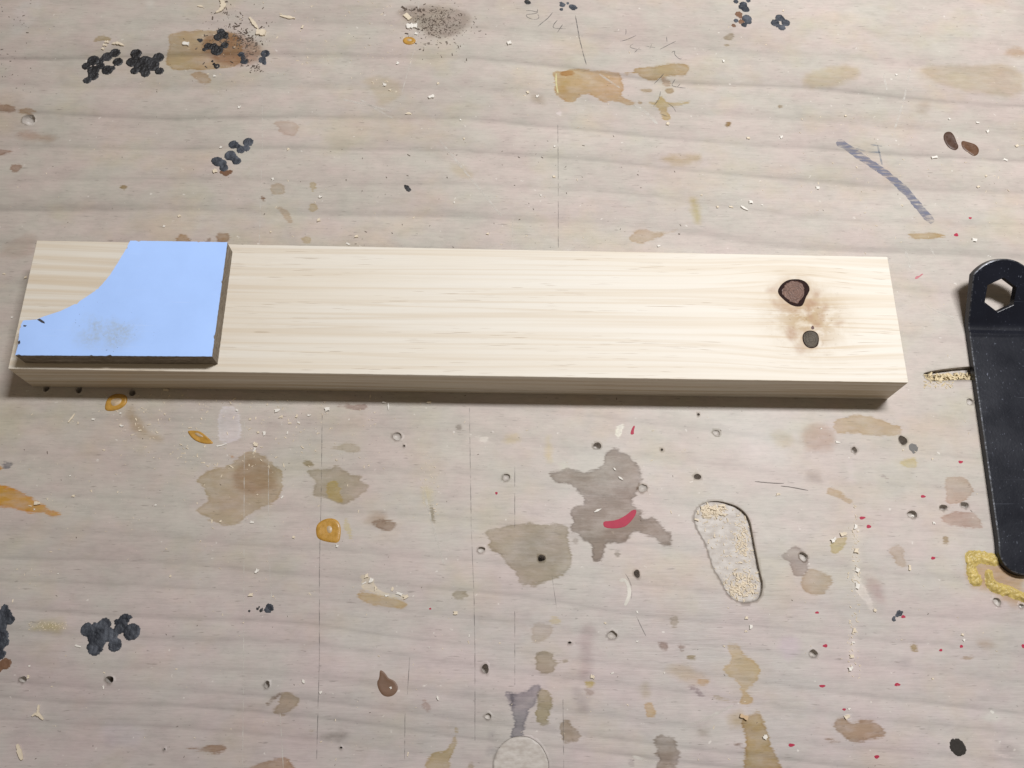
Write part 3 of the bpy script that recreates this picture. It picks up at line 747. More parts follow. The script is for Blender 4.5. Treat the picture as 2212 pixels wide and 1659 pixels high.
# ---- amber glue drops: a rounded rim round a thin middle
def amber_mat(name, col, rough=.16):
    n_ = NT(name)
    f = n_.noise(n_.coord((420, 420, 420)), 1, 4, .65)
    n_.P(Base_Color=n_.mix(n_.rng(f, .3, .7), tuple(c * .8 for c in col), tuple(c * 1.15 for c in col)), Roughness=n_.rng(f, .3, .7, rough + .08, rough + .4), Specular_IOR_Level=.35)
    n_.bump(f, .35, .0005)
    return n_.mat
M_AMBER = amber_mat('amber_glue', (.43, .235, .045))
M_RESIN = amber_mat('brown_resin', (.075, .042, .030), .15)
M_PALEGL = amber_mat('thin_glue', (.47, .36, .24))
def glue_drop(tile, poly, label, mat, height=.5, inner=None, inner_mat=None, name='glue_drop', rim=(1.0, .93, .80, .62, .42), prof=(0, .7, 1.0, .86, .6)):
    p = chaikin(TPS(tile, poly), 2)
    c = p.mean(0); n = len(p)
    vs, fs = [], []
    for t, h in zip(rim, prof):
        for q in p: vs.append((c[0] + (q[0] - c[0]) * t, c[1] + (q[1] - c[1]) * t, h * height - (.03 if h == 0 else 0)))
    for k in range(len(rim) - 1):
        for i in range(n): fs.append((k * n + i, k * n + (i + 1) % n, (k + 1) * n + (i + 1) % n, (k + 1) * n + i))
    vs.append((c[0], c[1], prof[-1] * height * .9)); k = len(rim) - 1
    for i in range(n): fs.append((k * n + i, k * n + (i + 1) % n, len(vs) - 1))
    a = np.sum(p[:, 0] * np.roll(p[:, 1], -1) - np.roll(p[:, 0], -1) * p[:, 1])
    if a < 0: fs = [f[::-1] for f in fs]
    o = mesh_obj(name, vs, fs, mat, bench, True)
    tag(o, label)
    if inner:
        p2 = chaikin(TPS(tile, inner), 2); c2 = p2.mean(0); m = len(p2)
        v2 = [(q[0], q[1], height * .55) for q in p2] + [(c2[0] + (q[0] - c2[0]) * .85, c2[1] + (q[1] - c2[1]) * .85, height * 1.02) for q in p2] + [(c2[0], c2[1], height * 1.0)]
        f2 = [(i, (i + 1) % m, m + (i + 1) % m, m + i) for i in range(m)] + [(m + i, m + (i + 1) % m, 2 * m) for i in range(m)]
        a = np.sum(p2[:, 0] * np.roll(p2[:, 1], -1) - np.roll(p2[:, 0], -1) * p2[:, 1])
        if a < 0: f2 = [f[::-1] for f in f2]
        mesh_obj('pale_centre', v2, f2, inner_mat or M_PALEGL, o, True)
    return o
glue_drop('C1', [(520,1190),(570,1140),(640,1120),(700,1135),(730,1180),(735,1240),(722,1335),(640,1330),(560,1310),(525,1280)], 'round amber glue drop with a pale centre', M_AMBER, .42,
          [(615,1195),(640,1185),(662,1205),(660,1240),(635,1255),(615,1230)])
glue_drop('C0', [(1578,385),(1640,383),(1690,390),(1740,430),(1785,470),(1805,495),(1750,500),(1690,490),(1630,460),(1595,420)], 'leaf shaped amber glue drop with a tail', M_AMBER, .5,
          [(1640,405),(1665,402),(1700,420),(1725,440),(1690,442),(1655,425)])
glue_drop('C0', [(885,165),(905,115),(940,85),(1000,70),(1070,85),(1078,140),(1050,180),(1010,205),(950,222),(885,218)], 'amber glue drop half in the board shadow', M_AMBER, .6,
          [(930,130),(985,110),(1035,115),(1025,155),(980,180),(945,178)])
glue_drop('A1', [(398,262),(420,238),(470,240),(492,262),(470,288),(420,288)], 'small amber glue dot among the far crumbs', M_AMBER, .6, [(425,258),(450,250),(470,262),(445,272)])
glue_drop('A2', [(1700,850),(1742,843),(1768,880),(1780,920),(1795,945),(1772,972),(1722,950),(1690,892)], 'glossy brown resin drop with a dark rim', M_RESIN, .4)
glue_drop('A2', [(1805,900),(1862,915),(1905,930),(1925,960),(1918,992),(1890,1008),(1850,980),(1812,952)], 'glossy reddish brown resin flake', amber_mat('red_resin', (.115, .058, .032), .15), .35)
glue_drop('D1', [(1060,828),(1090,840),(1115,868),(1135,902),(1190,922),(1222,978),(1200,1032),(1150,1062),(1090,1055),(1050,1000),(1034,935),(1058,900)], 'flat dried brown glue drop shaped like a pear', simple('dried_brown_glue', (.155, .090, .058), .5, .35, .3, (120, 300, 120), .4), .18)

# ---- thick yellow dried glue at the lower right
M_YEL = simple('yellow_dried_glue', (.47, .36, .12), .45, .4, .42, (200, 200, 200), .3, .0008, Subsurface_Weight=.12, Subsurface_Radius=(.002, .0015, .0005), Subsurface_Scale=.6)
def TPath(tl, pts): return [TP(tl, *p) for p in pts]
def crust(tile, poly, height, label, seed):
    p = chaikin(TPS(tile, poly), 2)
    def sdf(P): return sdist(p, P) - .75 + np.array([.55 * nz3(q[0] * .6, q[1] * .6, seed) + .35 * nz3(q[0] * 1.7, q[1] * 1.7, seed + 3) for q in P])
    def zf(x, y, dep): return .02 + height * sstep(dep / 1.6) * max(.15, .6 + .6 * nz3(x * .35, y * .35, seed + 1) + .35 * nz3(x * .9, y * .9, seed + 5) + .1 * nz3(x * 2.6, y * 2.6, seed + 7))
    o = height_patch('dried_glue_crust', p.min(0) - 1.5, p.max(0) + 1.5, .3, sdf, zf, M_YEL, bench)
    return tag(o, label)
crust('C3', [(1722,1425),(1760,1405),(1850,1412),(1930,1425),(1985,1450),(2015,1490),(1980,1520),(1920,1500),(1880,1510),(1850,1490),(1800,1500),(1790,1540),(1815,1590),(1850,1640),(1845,1680),(1800,1690),(1760,1665),(1742,1600),(1735,1520)], 1.5, 'lumpy yellow dried glue hooked beside the wrench tip', 2.0)
crust('D3', [(1895,-10),(1930,-5),(1940,50),(1975,105),(2040,120),(2120,145),(2190,185),(2260,215),(2400,260),(2400,310),(2280,290),(2180,235),(2080,200),(1990,180),(1920,150),(1890,90)], 1.7, 'lumpy yellow dried glue ridge sloping away below the wrench tip', 9.0)
# ---- red paint spots (thin sheets of paint)
M_RED = simple('red_paint', (.36, .018, .052), .55, .25, .2, (300, 300, 300))
def paint(tile, poly, name='red_paint_spot', mat=None, label=None, z=.06, smooth=1):
    p = chaikin(TPS(tile, poly), smooth) if smooth else TPS(tile, poly)
    a = np.sum(p[:, 0] * np.roll(p[:, 1], -1) - np.roll(p[:, 0], -1) * p[:, 1])
    if a < 0: p = p[::-1]
    c = p.mean(0); n = len(p)
    vs = [(q[0], q[1], 0.004) for q in p] + [(c[0] + (q[0] - c[0]) * .96, c[1] + (q[1] - c[1]) * .96, z) for q in p]
    fs = [(i, (i + 1) % n, n + (i + 1) % n, n + i) for i in range(n)]
    vo, eo, fo, ov, oe, of = cdt([v[:2] for v in vs[n:]], [list(range(n))])
    C = np.array([[sum(vo[q][0] for q in f) / 3, sum(vo[q][1] for q in f) / 3] for f in fo])
    ins = inside(np.array([v[:2] for v in vs[n:]]), C)
    fs += [tuple(n + q for q in f) for f, b in zip(fo, ins) if b]
    o = mesh_obj(name, vs, fs, mat or M_RED, bench)
    if label: tag(o, label)
    return o
for tl, x, y, rx, ry in [('C3',1677,650,21,13),('C3',1360,940,23,12),('C3',847,1121,26,14),('C3',902,1194,20,16),('C3',1445,1460,20,13),('D3',466,348,18,10),('D3',535,628,22,15),
        ('D3',1195,382,19,14),('D3',510,968,27,12),('D3',1143,955,26,15),('D3',1510,665,15,11),('D3',1683,632,15,14),('D3',2205,630,14,18),('D3',695,1165,17,11),('D3',250,1466,28,16),('D3',970,1565,23,16),
        ('C1',2046,912,12,12),('D1',1487,315,11,8),('A2',1776,1510,16,11),('A2',1866,1402,10,7)]:
    pts = []
    ph = rng.random() * 6
    for i in range(9):
        a = 2 * math.pi * i / 9; k = 1 + .16 * math.sin(3 * a + ph) + rng.uniform(-.1, .1)
        pts.append((x + rx * k * math.cos(a), y + ry * k * math.sin(a)))
    paint(tl, pts)
paint('C2', [(803,1180),(808,1150),(860,1148),(920,1138),(975,1112),(1020,1080),(1048,1055),(1086,1052),(1080,1090),(1055,1130),(1010,1180),(975,1200),(900,1212),(820,1205)], 'red_paint_stroke', label='curved crimson paint stroke on the grey stain')
paint('C2', [(1030,418),(1042,375),(1060,342),(1074,345),(1062,385),(1064,418)], 'red_paint_stroke', label='short crimson paint tick near the board shadow')
paint('B2', [(1508,372),(1518,352),(1538,352),(1552,338),(1568,338),(1545,356),(1525,372)], 'red_paint_stroke', label='faint red paint scratch beside the board end', mat=simple('faint_red', (.46, .17, .19), .6, .3, .2))

# ---- pencil, marker and scratch marks: thin broken sheets
def mark_mat(name, col, cover, scale):
    n_ = NT(name)
    f = n_.noise(n_.coord(scale), 1, 3, .6)
    tr = n_.n('ShaderNodeBsdfTransparent'); mx = n_.n('ShaderNodeMixShader')
    n_.P(Base_Color=col, Roughness=.6, Specular_IOR_Level=.3)
    n_.set(mx.inputs[0], n_.rng(f, cover[0], cover[1], cover[2], cover[3]))
    n_.t.links.new(tr.outputs[0], mx.inputs[1]); n_.t.links.new(n_.bsdf.outputs[0], mx.inputs[2])
    n_.t.links.new(mx.outputs[0], n_.out.inputs[0])
    return n_.mat
M_PENCIL = mark_mat('pencil', (.10, .095, .10), (.30, .62, .10, .70), (420, 420, 420))
M_FAINT = mark_mat('faint_pencil', (.12, .11, .11), (.36, .66, .0, .55), (120, 220, 120))
M_SCR = mark_mat('pale_scratch', (.66, .63, .58), (.34, .64, .0, .65), (150, 260, 150))
M_MARK = mark_mat('blue_marker', (.155, .165, .235), (.36, .62, .05, .85), (130, 650, 130))
def stroke(paths, width, name, mat, label=None, z=.05):
    vs, fs = [], []
    for tl, pts in paths:
        P = [np.array(TP(tl, *p)) for p in pts]
        Q = []
        for i in range(len(P) - 1):
            m = max(2, int(np.hypot(*(P[i + 1] - P[i])) / 1.2))
            Q += [P[i] * (1 - k / m) + P[i + 1] * k / m for k in range(m)]
        Q.append(P[-1]); Q = np.array(Q)
        if len(Q) > 4:
            for _ in range(2): Q[1:-1] = (Q[:-2] + 2 * Q[1:-1] + Q[2:]) / 4
        b = len(vs); n_ = len(Q)
        for i in range(n_):
            d = Q[min(i + 1, n_ - 1)] - Q[max(i - 1, 0)]; d = d / (np.hypot(*d) + 1e-9)
            w = width * (.85 + .3 * rng.random()) * .5 * (.5 if i in (0, n_ - 1) else 1)
            j = rng.uniform(-.04, .04)
            vs.append((Q[i][0] - d[1] * (w + j), Q[i][1] + d[0] * (w + j), z)); vs.append((Q[i][0] + d[1] * (w - j), Q[i][1] - d[0] * (w - j), z))
        fs += [(b + 2 * i, b + 2 * i + 1, b + 2 * i + 3, b + 2 * i + 2) for i in range(n_ - 1)]
    o = mesh_obj(name, vs, fs, mat, bench)
    if label: tag(o, label)
    return o
stroke([('E', [(360,110),(410,108),(450,122),(480,128),(478,92)]), ('E', [(480,125),(470,140),(400,148),(350,150),(365,180),(420,202),(480,205),(498,180),(480,150)]),
        ('E', [(635,130),(590,185),(540,225),(480,275)]), ('E', [(685,210),(650,245),(630,285),(660,296),(770,298)]), ('E', [(738,255),(710,295),(685,335)])], .42, 'pencil_writing', M_PENCIL, 'faint pencil fraction reading 3/4')
stroke([('E', [(1395,302),(1398,340),(1392,360)]), ('E', [(1500,368),(1440,398),(1390,420),(1335,428)]), ('E', [(1475,455),(1445,470),(1430,490),(1470,505),(1555,518)]), ('E', [(1540,495),(1510,520),(1485,545)]),
        ('E', [(1600,480),(1700,495)]), ('E', [(1662,462),(1645,505)]), ('E', [(1818,380),(1822,440)]), ('E', [(1915,428),(1850,460),(1750,512)]),
        ('E', [(1870,548),(1890,528),(1912,530),(1890,555),(1920,590),(1960,620),(1975,610)])], .36, 'pencil_writing', M_PENCIL, 'faint pencil sum of two fractions')
stroke([('E', [(1790,765),(1750,810),(1690,870)]), ('E', [(1905,825),(1860,895),(1925,905),(2015,915)]), ('E', [(1960,870),(1930,905)]), ('E', [(1830,1075),(1880,1100),(1915,1160)]), ('E', [(1755,950),(1740,1030),(1680,1105)]), ('E', [(1740,1180),(1820,1205)])],
       .42, 'pencil_writing', M_PENCIL, 'faint pencil figures over the tan glue stain')
stroke([('E', [(870,160),(890,270),(910,375)]), ('E', [(905,370),(930,470),(955,570),(985,670)])], .5, 'pencil_line', M_PENCIL, 'slanting pencil line running down from adhesive dot')
for k, (pth, w, m_) in enumerate([
    ([('F', [(566,190),(567,300),(563,420),(560,530)])], .35, M_SCR), ([('F', [(696,895),(694,1060),(690,1230),(690,1420),(684,1640)])], .32, M_FAINT),
    ([('F', [(1014,880),(1016,1010),(1018,1140),(1024,1290),(1026,1400),(1026,1600)])], .30, M_FAINT), ([('F', [(1205,270),(1206,400),(1206,535)])], .34, M_FAINT),
    ([('F', [(1112,1000),(1112,1140)]), ('F', [(1112,1320),(1112,1480)])], .30, M_FAINT), ([('F', [(885,1420),(880,1500)]), ('F', [(875,1540),(874,1640)])], .30, M_FAINT),
    ([('F', [(1216,1510),(1218,1659)])], .30, M_FAINT), ([('F', [(580,1000),(580,1190),(588,1310)]), ('F', [(605,1540),(612,1659)])], .4, M_SCR),
    ([('F', [(1192,1240),(1203,1320)])], .25, M_FAINT), ([('F', [(528,900),(526,1480),(524,1659)])], .3, M_SCR),
    ([('F', [(905,0),(900,90),(868,200)])], .4, M_SCR), ([('F', [(1105,560),(1108,470)])], .3, M_SCR)]):
    stroke(pth, w, 'scribed_line', m_)
stroke([('C3', [(-60,815),(0,820),(90,828),(185,830)]), ('C3', [(160,852),(250,862),(390,890)])], .38, 'knife_cut', mark_mat('knife_cut_dark', (.12, .10, .09), (.2, .5, .5, .9), (300, 300, 300)), 'thin dark knife cut in the bench right of the slot')
stroke([('D2', [(1085,380),(1125,470),(1165,545)])], .35, 'knife_cut', M_PENCIL, 'short dark scratch below the drill holes')
stroke([('D2', [(940,80),(990,60),(1020,120),(1030,190),(1010,240),(985,290)])], 1.5, 'gouge', mark_mat('pale_gouge', (.62, .59, .53), (.2, .6, .5, 1), (150, 150, 150)), 'pale crescent gouge left of the routed slot')
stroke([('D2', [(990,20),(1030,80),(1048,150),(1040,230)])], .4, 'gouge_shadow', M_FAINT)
stroke([('C1', [(1440,890),(1455,980),(1500,1160),(1540,1290),(1580,1440),(1605,1510)])], 1.0, 'scratch', M_SCR, 'long pale yellow scratch left of the red stroke')
stroke([('B2', [(1578,538),(1640,575),(1760,620)])], .55, 'scratch', M_SCR); stroke([('B2', [(1605,160),(1625,200),(1640,235)])], .9, 'scratch', M_SCR)
stroke([('B2', [(1450,180),(1462,250),(1485,310)])], 1.4, 'scratch', M_SCR)
stroke([('E', [(1120,770),(1220,840),(1330,910)])], 1.2, 'scratch', M_SCR); stroke([('E', [(1490,1095),(1580,1150),(1660,1220),(1720,1290)])], 1.8, 'scratch', M_SCR)
stroke([('E', [(672,760),(670,860),(690,970)])], .8, 'glue_edge', mark_mat('yellow_edge', (.60, .55, .30), (.2, .6, .4, .9), (200, 200, 200)))
for tl, a in [('A1', [(20,640),(200,680),(340,720)]), ('A1', [(130,640),(230,700),(340,760)]), ('A1', [(640,900),(850,1160),(1040,1390)]), ('A2', [(1480,440),(1440,640),(1380,830)]), ('A2', [(1310,480),(1330,580)]), ('D2', [(1480,1320),(1700,1230),(1900,1130)]), ('D2', [(1050,1560),(1260,1620)])]:
    stroke([(tl, a)], 1.1, 'scratch', M_SCR)
stroke([('A2', [(1010,908),(1040,925),(1075,945),(1150,1000),(1240,1060),(1330,1120),(1400,1180),(1460,1235),(1520,1310),(1570,1370),(1625,1432)])], 4.6, 'marker_stroke', M_MARK, 'smudged grey blue marker stroke slanting across bare wood', z=.05)
stroke([('A2', [(1130,955),(1200,975),(1290,980)]), ('A2', [(1225,930),(1300,940)]), ('A2', [(1270,930),(1300,1060)])], .9, 'marker_tick', mark_mat('blue_marker_faint', (.22, .25, .30), (.35, .65, .0, .55), (180, 300, 180)), 'faint grey blue marker ticks beside the slanting stroke')

# ================================================================== PINE BOARD
BL, BW, BT = 397.7, 63.5, 22.0
Z0 = .03
def knot_px(pts):   # pixels of the 280x240 close-up -> board-top mm
    return np.array([W((1840 + x * 280 / 1936) * .8848, (640 + y * 240 / 1659) * .8848, BT)[:2] for x, y in pts])
K1 = chaikin(knot_px([(405,480),(440,410),(500,345),(580,300),(680,285),(790,290),(880,330),(935,400),(948,470),(920,530),(880,600),(850,690),(810,748),(720,752),(640,730),(560,680),(480,610),(420,545)]), 1)
K2 = chaikin(knot_px([(820,1290),(830,1215),(880,1165),(960,1150),(1040,1170),(1090,1220),(1105,1300),(1090,1400),(1040,1445),(960,1458),(890,1430),(840,1370)]), 1)
for k_ in (K1, K2):
    a = np.sum(k_[:, 0] * np.roll(k_[:, 1], -1) - np.roll(k_[:, 0], -1) * k_[:, 1])
    if a < 0: k_[:] = k_[::-1].copy()
kc1, kc2 = K1.mean(0), K2.mean(0)
bxs = np.linspace(0, BL, 399); bys = np.linspace(0, BW, 65)
bnx, bny = len(bxs), len(bys)
V = [(x, y, BT) for y in bys for x in bxs]; raw = [0.0] * len(V); tris = []
cell_keep = np.ones((bny - 1, bnx - 1), bool)
holes = [dict(loop=K1, depth=1), dict(loop=K2, depth=1)]
STEP = 1.0
i0 = np.searchsorted(bxs, min(K1[:, 0].min(), K2[:, 0].min())) - 3; i1 = np.searchsorted(bxs, max(K1[:, 0].max(), K2[:, 0].max())) + 2
j0 = np.searchsorted(bys, min(K1[:, 1].min(), K2[:, 1].min())) - 3; j1 = np.searchsorted(bys, max(K1[:, 1].max(), K2[:, 1].max())) + 2
cut_rect(i0, i1, j0, j1, [0, 1], bxs, bys, lambda i, j: j * bnx + i, BT)
for h in holes:                                       # the pocket each knot sits in
    top = h['ids']; n = len(top); low = []
    for p in h['loop']: low.append(len(V)); V.append((p[0], p[1], BT - 1.6))
    for i in range(n): tris.append((top[i], low[i], low[(i + 1) % n])); tris.append((top[i], low[(i + 1) % n], top[(i + 1) % n]))
    c = len(V); V.append((*h['loop'].mean(0), BT - 1.6))
    for i in range(n): tris.append((c, low[(i + 1) % n], low[i]))
F = list(tris)
for j in range(bny - 1):
    for i in range(bnx - 1):
        if cell_keep[j, i]: F.append((j * bnx + i, j * bnx + i + 1, (j + 1) * bnx + i + 1, (j + 1) * bnx + i))
ntop = len(V)
# sides with a slightly eased arris, as separate strips
def side(pts_top):
    n_ = len(pts_top); b = len(V)
    for (x, y, ox, oy) in pts_top:
        V.append((x, y, BT)); k_ = .12 + .35 * max(0, noise.noise(Vector((x * .22, y * .22, 8)))); V.append((x + ox * .18, y + oy * .18, BT - k_)); V.append((x + ox * .18, y + oy * .18, Z0))
    for i in range(n_ - 1):
        for k in (0, 1): F.append((b + 3 * i + k, b + 3 * i + k + 1, b + 3 * (i + 1) + k + 1, b + 3 * (i + 1) + k))
side([(x, 0, 0, -1) for x in bxs]); side([(x, BW, 0, 1) for x in bxs[::-1]])
side([(BL, y, 1, 0) for y in bys]); side([(0, y, -1, 0) for y in bys[::-1]])
b = len(V); V += [(-.18, -.18, Z0), (-.18, BW + .18, Z0), (BL + .18, BW + .18, Z0), (BL + .18, -.18, Z0)]; F.append((b, b + 1, b + 2, b + 3))
board = mesh_obj('pine_board', V, F)
VA = np.array(V)
def grain_v(x, y):
    v = y.copy()
    e = np.zeros_like(x)
    for c, sx, sy, k in ((kc1, 30, 13, .62), (kc2, 34, 12, .60)):
        g_ = np.exp(-((x - c[0]) / sx) ** 2 - ((y - c[1]) / sy) ** 2)
        v = v - (y - c[1]) * k * g_
        e = np.maximum(e, g_)
    v += 2.2 * np.exp(-((x + 10) / 70) ** 2) * (-1) + .8 * np.sin(x / 90 + 1.0)
    return v, e
gv, ge = grain_v(VA[:, 0], VA[:, 1])
gv = gv + (BT - VA[:, 2]) * .9                        # growth rings turn down the near face
kd = np.minimum(np.abs(sdist(K1, VA[:, :2])), np.abs(sdist(K2, VA[:, :2])))
mid = (kc1 + kc2) / 2
stn = np.exp(-((VA[:, 0] - mid[0] - 2) / 15.0) ** 2 - ((VA[:, 1] - mid[1] + 1) / 14.0) ** 2)
stn = stn * (VA[:, 2] > BT - .01)
resin = np.zeros(len(VA))
for pl, st_ in (([(890,640),(980,610),(1090,690),(1060,750),(970,770),(950,850),(1010,940),(990,1010),(935,970),(895,850),(870,740)], .8), ([(1020,1000),(1120,1030),(1100,1110),(1015,1070)], .9), ([(1150,690),(1250,720),(1230,830),(1160,830)], .7),
                ([(1100,840),(1200,880),(1180,1010),(1100,990)], .6), ([(550,1090),(700,1110),(750,1250),(640,1350),(550,1260)], .75), ([(1350,1050),(1480,990),(1530,1015),(1420,1080)], .6), ([(330,620),(420,700),(520,800),(480,850),(360,760),(300,680)], .5),
                ([(250,440),(400,400),(400,500),(300,520),(200,500)], .55), ([(700,1380),(840,1400),(880,1500),(800,1560),(700,1480)], .5), ([(1000,470),(1130,470),(1120,600),(1000,600)], .6), ([(420,560),(480,640),(600,740),(760,780),(780,860),(560,860),(400,720)], .4)):
    sd_ = sdist(chaikin(knot_px(pl), 1), VA[:, :2]); resin = np.maximum(resin, st_ * np.clip(.5 - sd_ / 2.4, 0, 1))
resin *= (VA[:, 2] > BT - .01)
for nm, a in (('resin', resin), ('knot_e', ge), ('side', (VA[:, 2] < BT - .05) * 1.0), ('grain', gv), ('knot_stain', stn), ('knot_near', np.exp(-kd / 2.2) * (VA[:, 2] > BT - .01))):
    at = board.data.attributes.new(nm, 'FLOAT', 'POINT'); at.data.foreach_set('value', a.astype(np.float32))
tag(board, 'long pale pine board with two dark knots lying on the workbench', 'board')
N = NT('planed_pine')
gr = N.attr('grain').outputs['Fac']
sep = N.n('ShaderNodeSeparateXYZ'); N.t.links.new(N.coord(), sep.inputs[0])
cmb = N.n('ShaderNodeCombineXYZ')
N.set(cmb.inputs[0], N.math('MULTIPLY', sep.outputs[0], 1000.0)); N.set(cmb.inputs[1], gr); N.set(cmb.inputs[2], N.math('MULTIPLY', sep.outputs[2], 1000.0))
def gmap(s, loc=(0, 0, 0)):
    mp = N.n('ShaderNodeMapping'); mp.inputs['Scale'].default_value = s; mp.inputs['Location'].default_value = loc
    N.t.links.new(cmb.outputs[0], mp.inputs[0]); return mp.outputs[0]
ring = N.noise(gmap((.0020, .17, 0)), 1, 2, .5)
ring2 = N.noise(gmap((.003, .42, 0), (3, 5, 0)), 1, 2, .5)
fine = N.noise(gmap((.05, 3.5, .4)), 1, 3, .6)
soft = N.noise(gmap((.012, .05, .05), (6, 1, 0)), 1, 3, .5)
dash = N.noise(gmap((.060, 2.4, .1), (7, 2, 0)), 1, 1.0, .5)
dmask = N.noise(gmap((.012, .10, 0), (1, 9, 0)), 1, 1, .5)
col = N.ramp(ring, [(.30, (.735, .685, .60)), (.44, (.72, .665, .575)), (.505, (.655, .575, .465)), (.53, (.715, .66, .57)), (.70, (.74, .69, .605))])
col = N.mix(N.rng(ring2, .52, .62, 0, .30), col, (.665, .585, .47))
col = N.mix(N.rng(soft, .40, .66, 0, .40), col, (.70, .62, .50))
col = N.mix(1.0, col, N.ramp(fine, [(.25, .955), (.7, 1.02)]), 'MULTIPLY')
dk = N.math('MULTIPLY', N.rng(dash, .675, .735, 0, .62), N.rng(dmask, .44, .54, 0, 1))
col = N.mix(dk, col, (.30, .205, .12))
lend = N.rng(N.math('MULTIPLY', sep.outputs[0], 1000.0), 0, 170, .55, 0, True)
tone = N.noise(gmap((.004, .20, 0), (2, 11, 0)), 1, 2, .5)
col = N.mix(N.math('MULTIPLY', lend, N.rng(tone, .45, .60, .1, 1)), col, (.60, .475, .33))
swirl = N.noise(gmap((.010, .55, 0), (5, 4, 0)), 1, 2, .5)
col = N.mix(N.math('MULTIPLY', N.attr('knot_e').outputs['Fac'], N.rng(swirl, .50, .60, 0, .75)), col, (.56, .44, .29))
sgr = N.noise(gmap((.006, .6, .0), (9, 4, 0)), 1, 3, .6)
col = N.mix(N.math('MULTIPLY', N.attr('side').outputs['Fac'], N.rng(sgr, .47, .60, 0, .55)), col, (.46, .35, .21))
ks = N.attr('knot_stain').outputs['Fac']
kn = N.noise(gmap((.16, .22, 0), (2, 3, 0)), 1, 4, .62)
col = N.mix(N.math('MULTIPLY', ks, N.rng(kn, .34, .56, .25, 1.0)), col, (.42, .295, .155))
kn2 = N.noise(gmap((.5, .5, 0), (8, 3, 0)), 1, 3, .6)
col = N.mix(N.math('MULTIPLY', ks, N.rng(kn2, .60, .70, 0, .7)), col, (.25, .15, .08))
col = N.mix(N.math('MULTIPLY', N.attr('knot_near').outputs['Fac'], N.rng(kn, .3, .6, .1, .6)), col, (.42, .29, .17))
rs_ = N.noise(gmap((.4, .5, 0), (1, 7, 0)), 1, 3, .6)
col = N.mix(N.math('MULTIPLY', N.attr('resin').outputs['Fac'], N.rng(rs_, .25, .6, .45, 1)), col, (.36, .21, .12))
col = N.mix(1.0, col, (.945, .96, .985), 'MULTIPLY')
N.P(Base_Color=col, Roughness=N.rng(fine, .3, .7, .45, .58), Specular_IOR_Level=.3)
N.bump(fine, .12, .0004)
board.data.materials.append(N.mat)

def knot_mat(name, base, dark, c, pitch):
    n_ = NT(name)
    f = n_.noise(n_.coord((500, 500, 500)), 1, 4, .65)
    g_ = n_.noise(n_.coord((160, 160, 160)), 1, 3, .6)
    mp = n_.coord((1000, 1000, 0), loc=(-c[0], -c[1], 0))
    ln = n_.n('ShaderNodeVectorMath', operation='LENGTH'); n_.t.links.new(mp, ln.inputs[0])
    rr = n_.math('ADD', ln.outputs['Value'], n_.rng(g_, .2, .8, -.8, .8))
    wv = n_.rng(n_.math('SINE', n_.math('MULTIPLY', rr, pitch)), -1, 1)
    col = n_.mix(n_.rng(g_, .35, .7), base, n_.mix(f, dark, base))
    col = n_.mix(n_.math('MULTIPLY', wv, .45), col, dark)
    ck = n_.n('ShaderNodeTexVoronoi', feature='DISTANCE_TO_EDGE'); n_.t.links.new(n_.coord((260, 260, 260)), ck.inputs['Vector']); ck.inputs['Scale'].default_value = 1.0
    col = n_.mix(n_.rng(ck.outputs['Distance'], .0, .05, .55, 0), col, tuple(x * .35 for x in dark))
    col = n_.mix(n_.rng(f, .66, .74, 0, .5), col, (.34, .27, .24))
    n_.P(Base_Color=col, Roughness=.45, Specular_IOR_Level=.3)
    n_.bump(n_.math('ADD', f, wv), .45, .0005)
    return n_.mat
M_KNOT = knot_mat('knot_heart', (.215, .130, .100), (.105, .058, .046), kc1, 5.5)
M_KNOT2 = knot_mat('small_knot_heart', (.120, .10, .075), (.05, .043, .036), kc2, 6.5)
M_BARK = simple('knot_bark', (.026, .015, .014), .9, .06, .4, (600, 600, 600), .6)
def plate(name, loop, z, mat, parent, ztop_c=None):
    n_ = len(loop); c = loop.mean(0)
    vs = [(p[0], p[1], z - 1.0) for p in loop]
    fs = []
    for t, dz in ((1.0, -.12), (.95, 0), (.6, .02), (.3, .01)):
        for p in loop: vs.append((c[0] + (p[0] - c[0]) * t, c[1] + (p[1] - c[1]) * t, z + dz))
    for k in range(4):
        for i in range(n_): fs.append((k * n_ + i, k * n_ + (i + 1) % n_, (k + 1) * n_ + (i + 1) % n_, (k + 1) * n_ + i))
    vs.append((c[0], c[1], z))
    for i in range(n_): fs.append((4 * n_ + i, 4 * n_ + (i + 1) % n_, len(vs) - 1))
    return mesh_obj(name, vs, fs, mat, parent, False)
def shrink(loop, s, off=(0, 0)):
    c = loop.mean(0); return c + (loop - c) * s + np.array(off)
ko = plate('knot', shrink(K1, .995), BT - .18, M_BARK, board); tag(ko, 'large round dark knot with a cracked bark ring')
h1 = chaikin(knot_px([(485,490),(510,420),(570,360),(660,325),(750,330),(820,380),(850,440),(858,500),(835,570),(805,640),(755,688),(690,690),(610,645),(530,580)]), 1)[::-1]
h1 = np.array([p + (p - h1.mean(0)) * .16 * noise.noise(Vector((p[0] * .7, p[1] * .7, 3))) for p in chaikin(h1, 1)])
plate('knot_heart', shrink(h1, 1.04, (-.1, .1)), BT + .02, M_KNOT, ko)
pth = blob_loop(knot_px([(665, 475)])[0], .28, .22, 8, .1); plate('pith', pth, BT + .07, simple('pith', (.05, .025, .02), .7), ko)
ko2 = plate('knot', shrink(K2, .995), BT - .15, M_BARK, board); tag(ko2, 'small grey knot below the large one')
plate('knot_heart', shrink(K2, .90, (.08, .15)), BT + .015, M_KNOT2, ko2)
sp_ = chaikin(knot_px([(965,1110),(985,1070),(1010,1075),(1030,1120),(1000,1140),(975,1130)]), 1)[::-1]
plate('bark_fleck', sp_, BT + .05, simple('bark_fleck', (.09, .04, .035), .6), ko2)

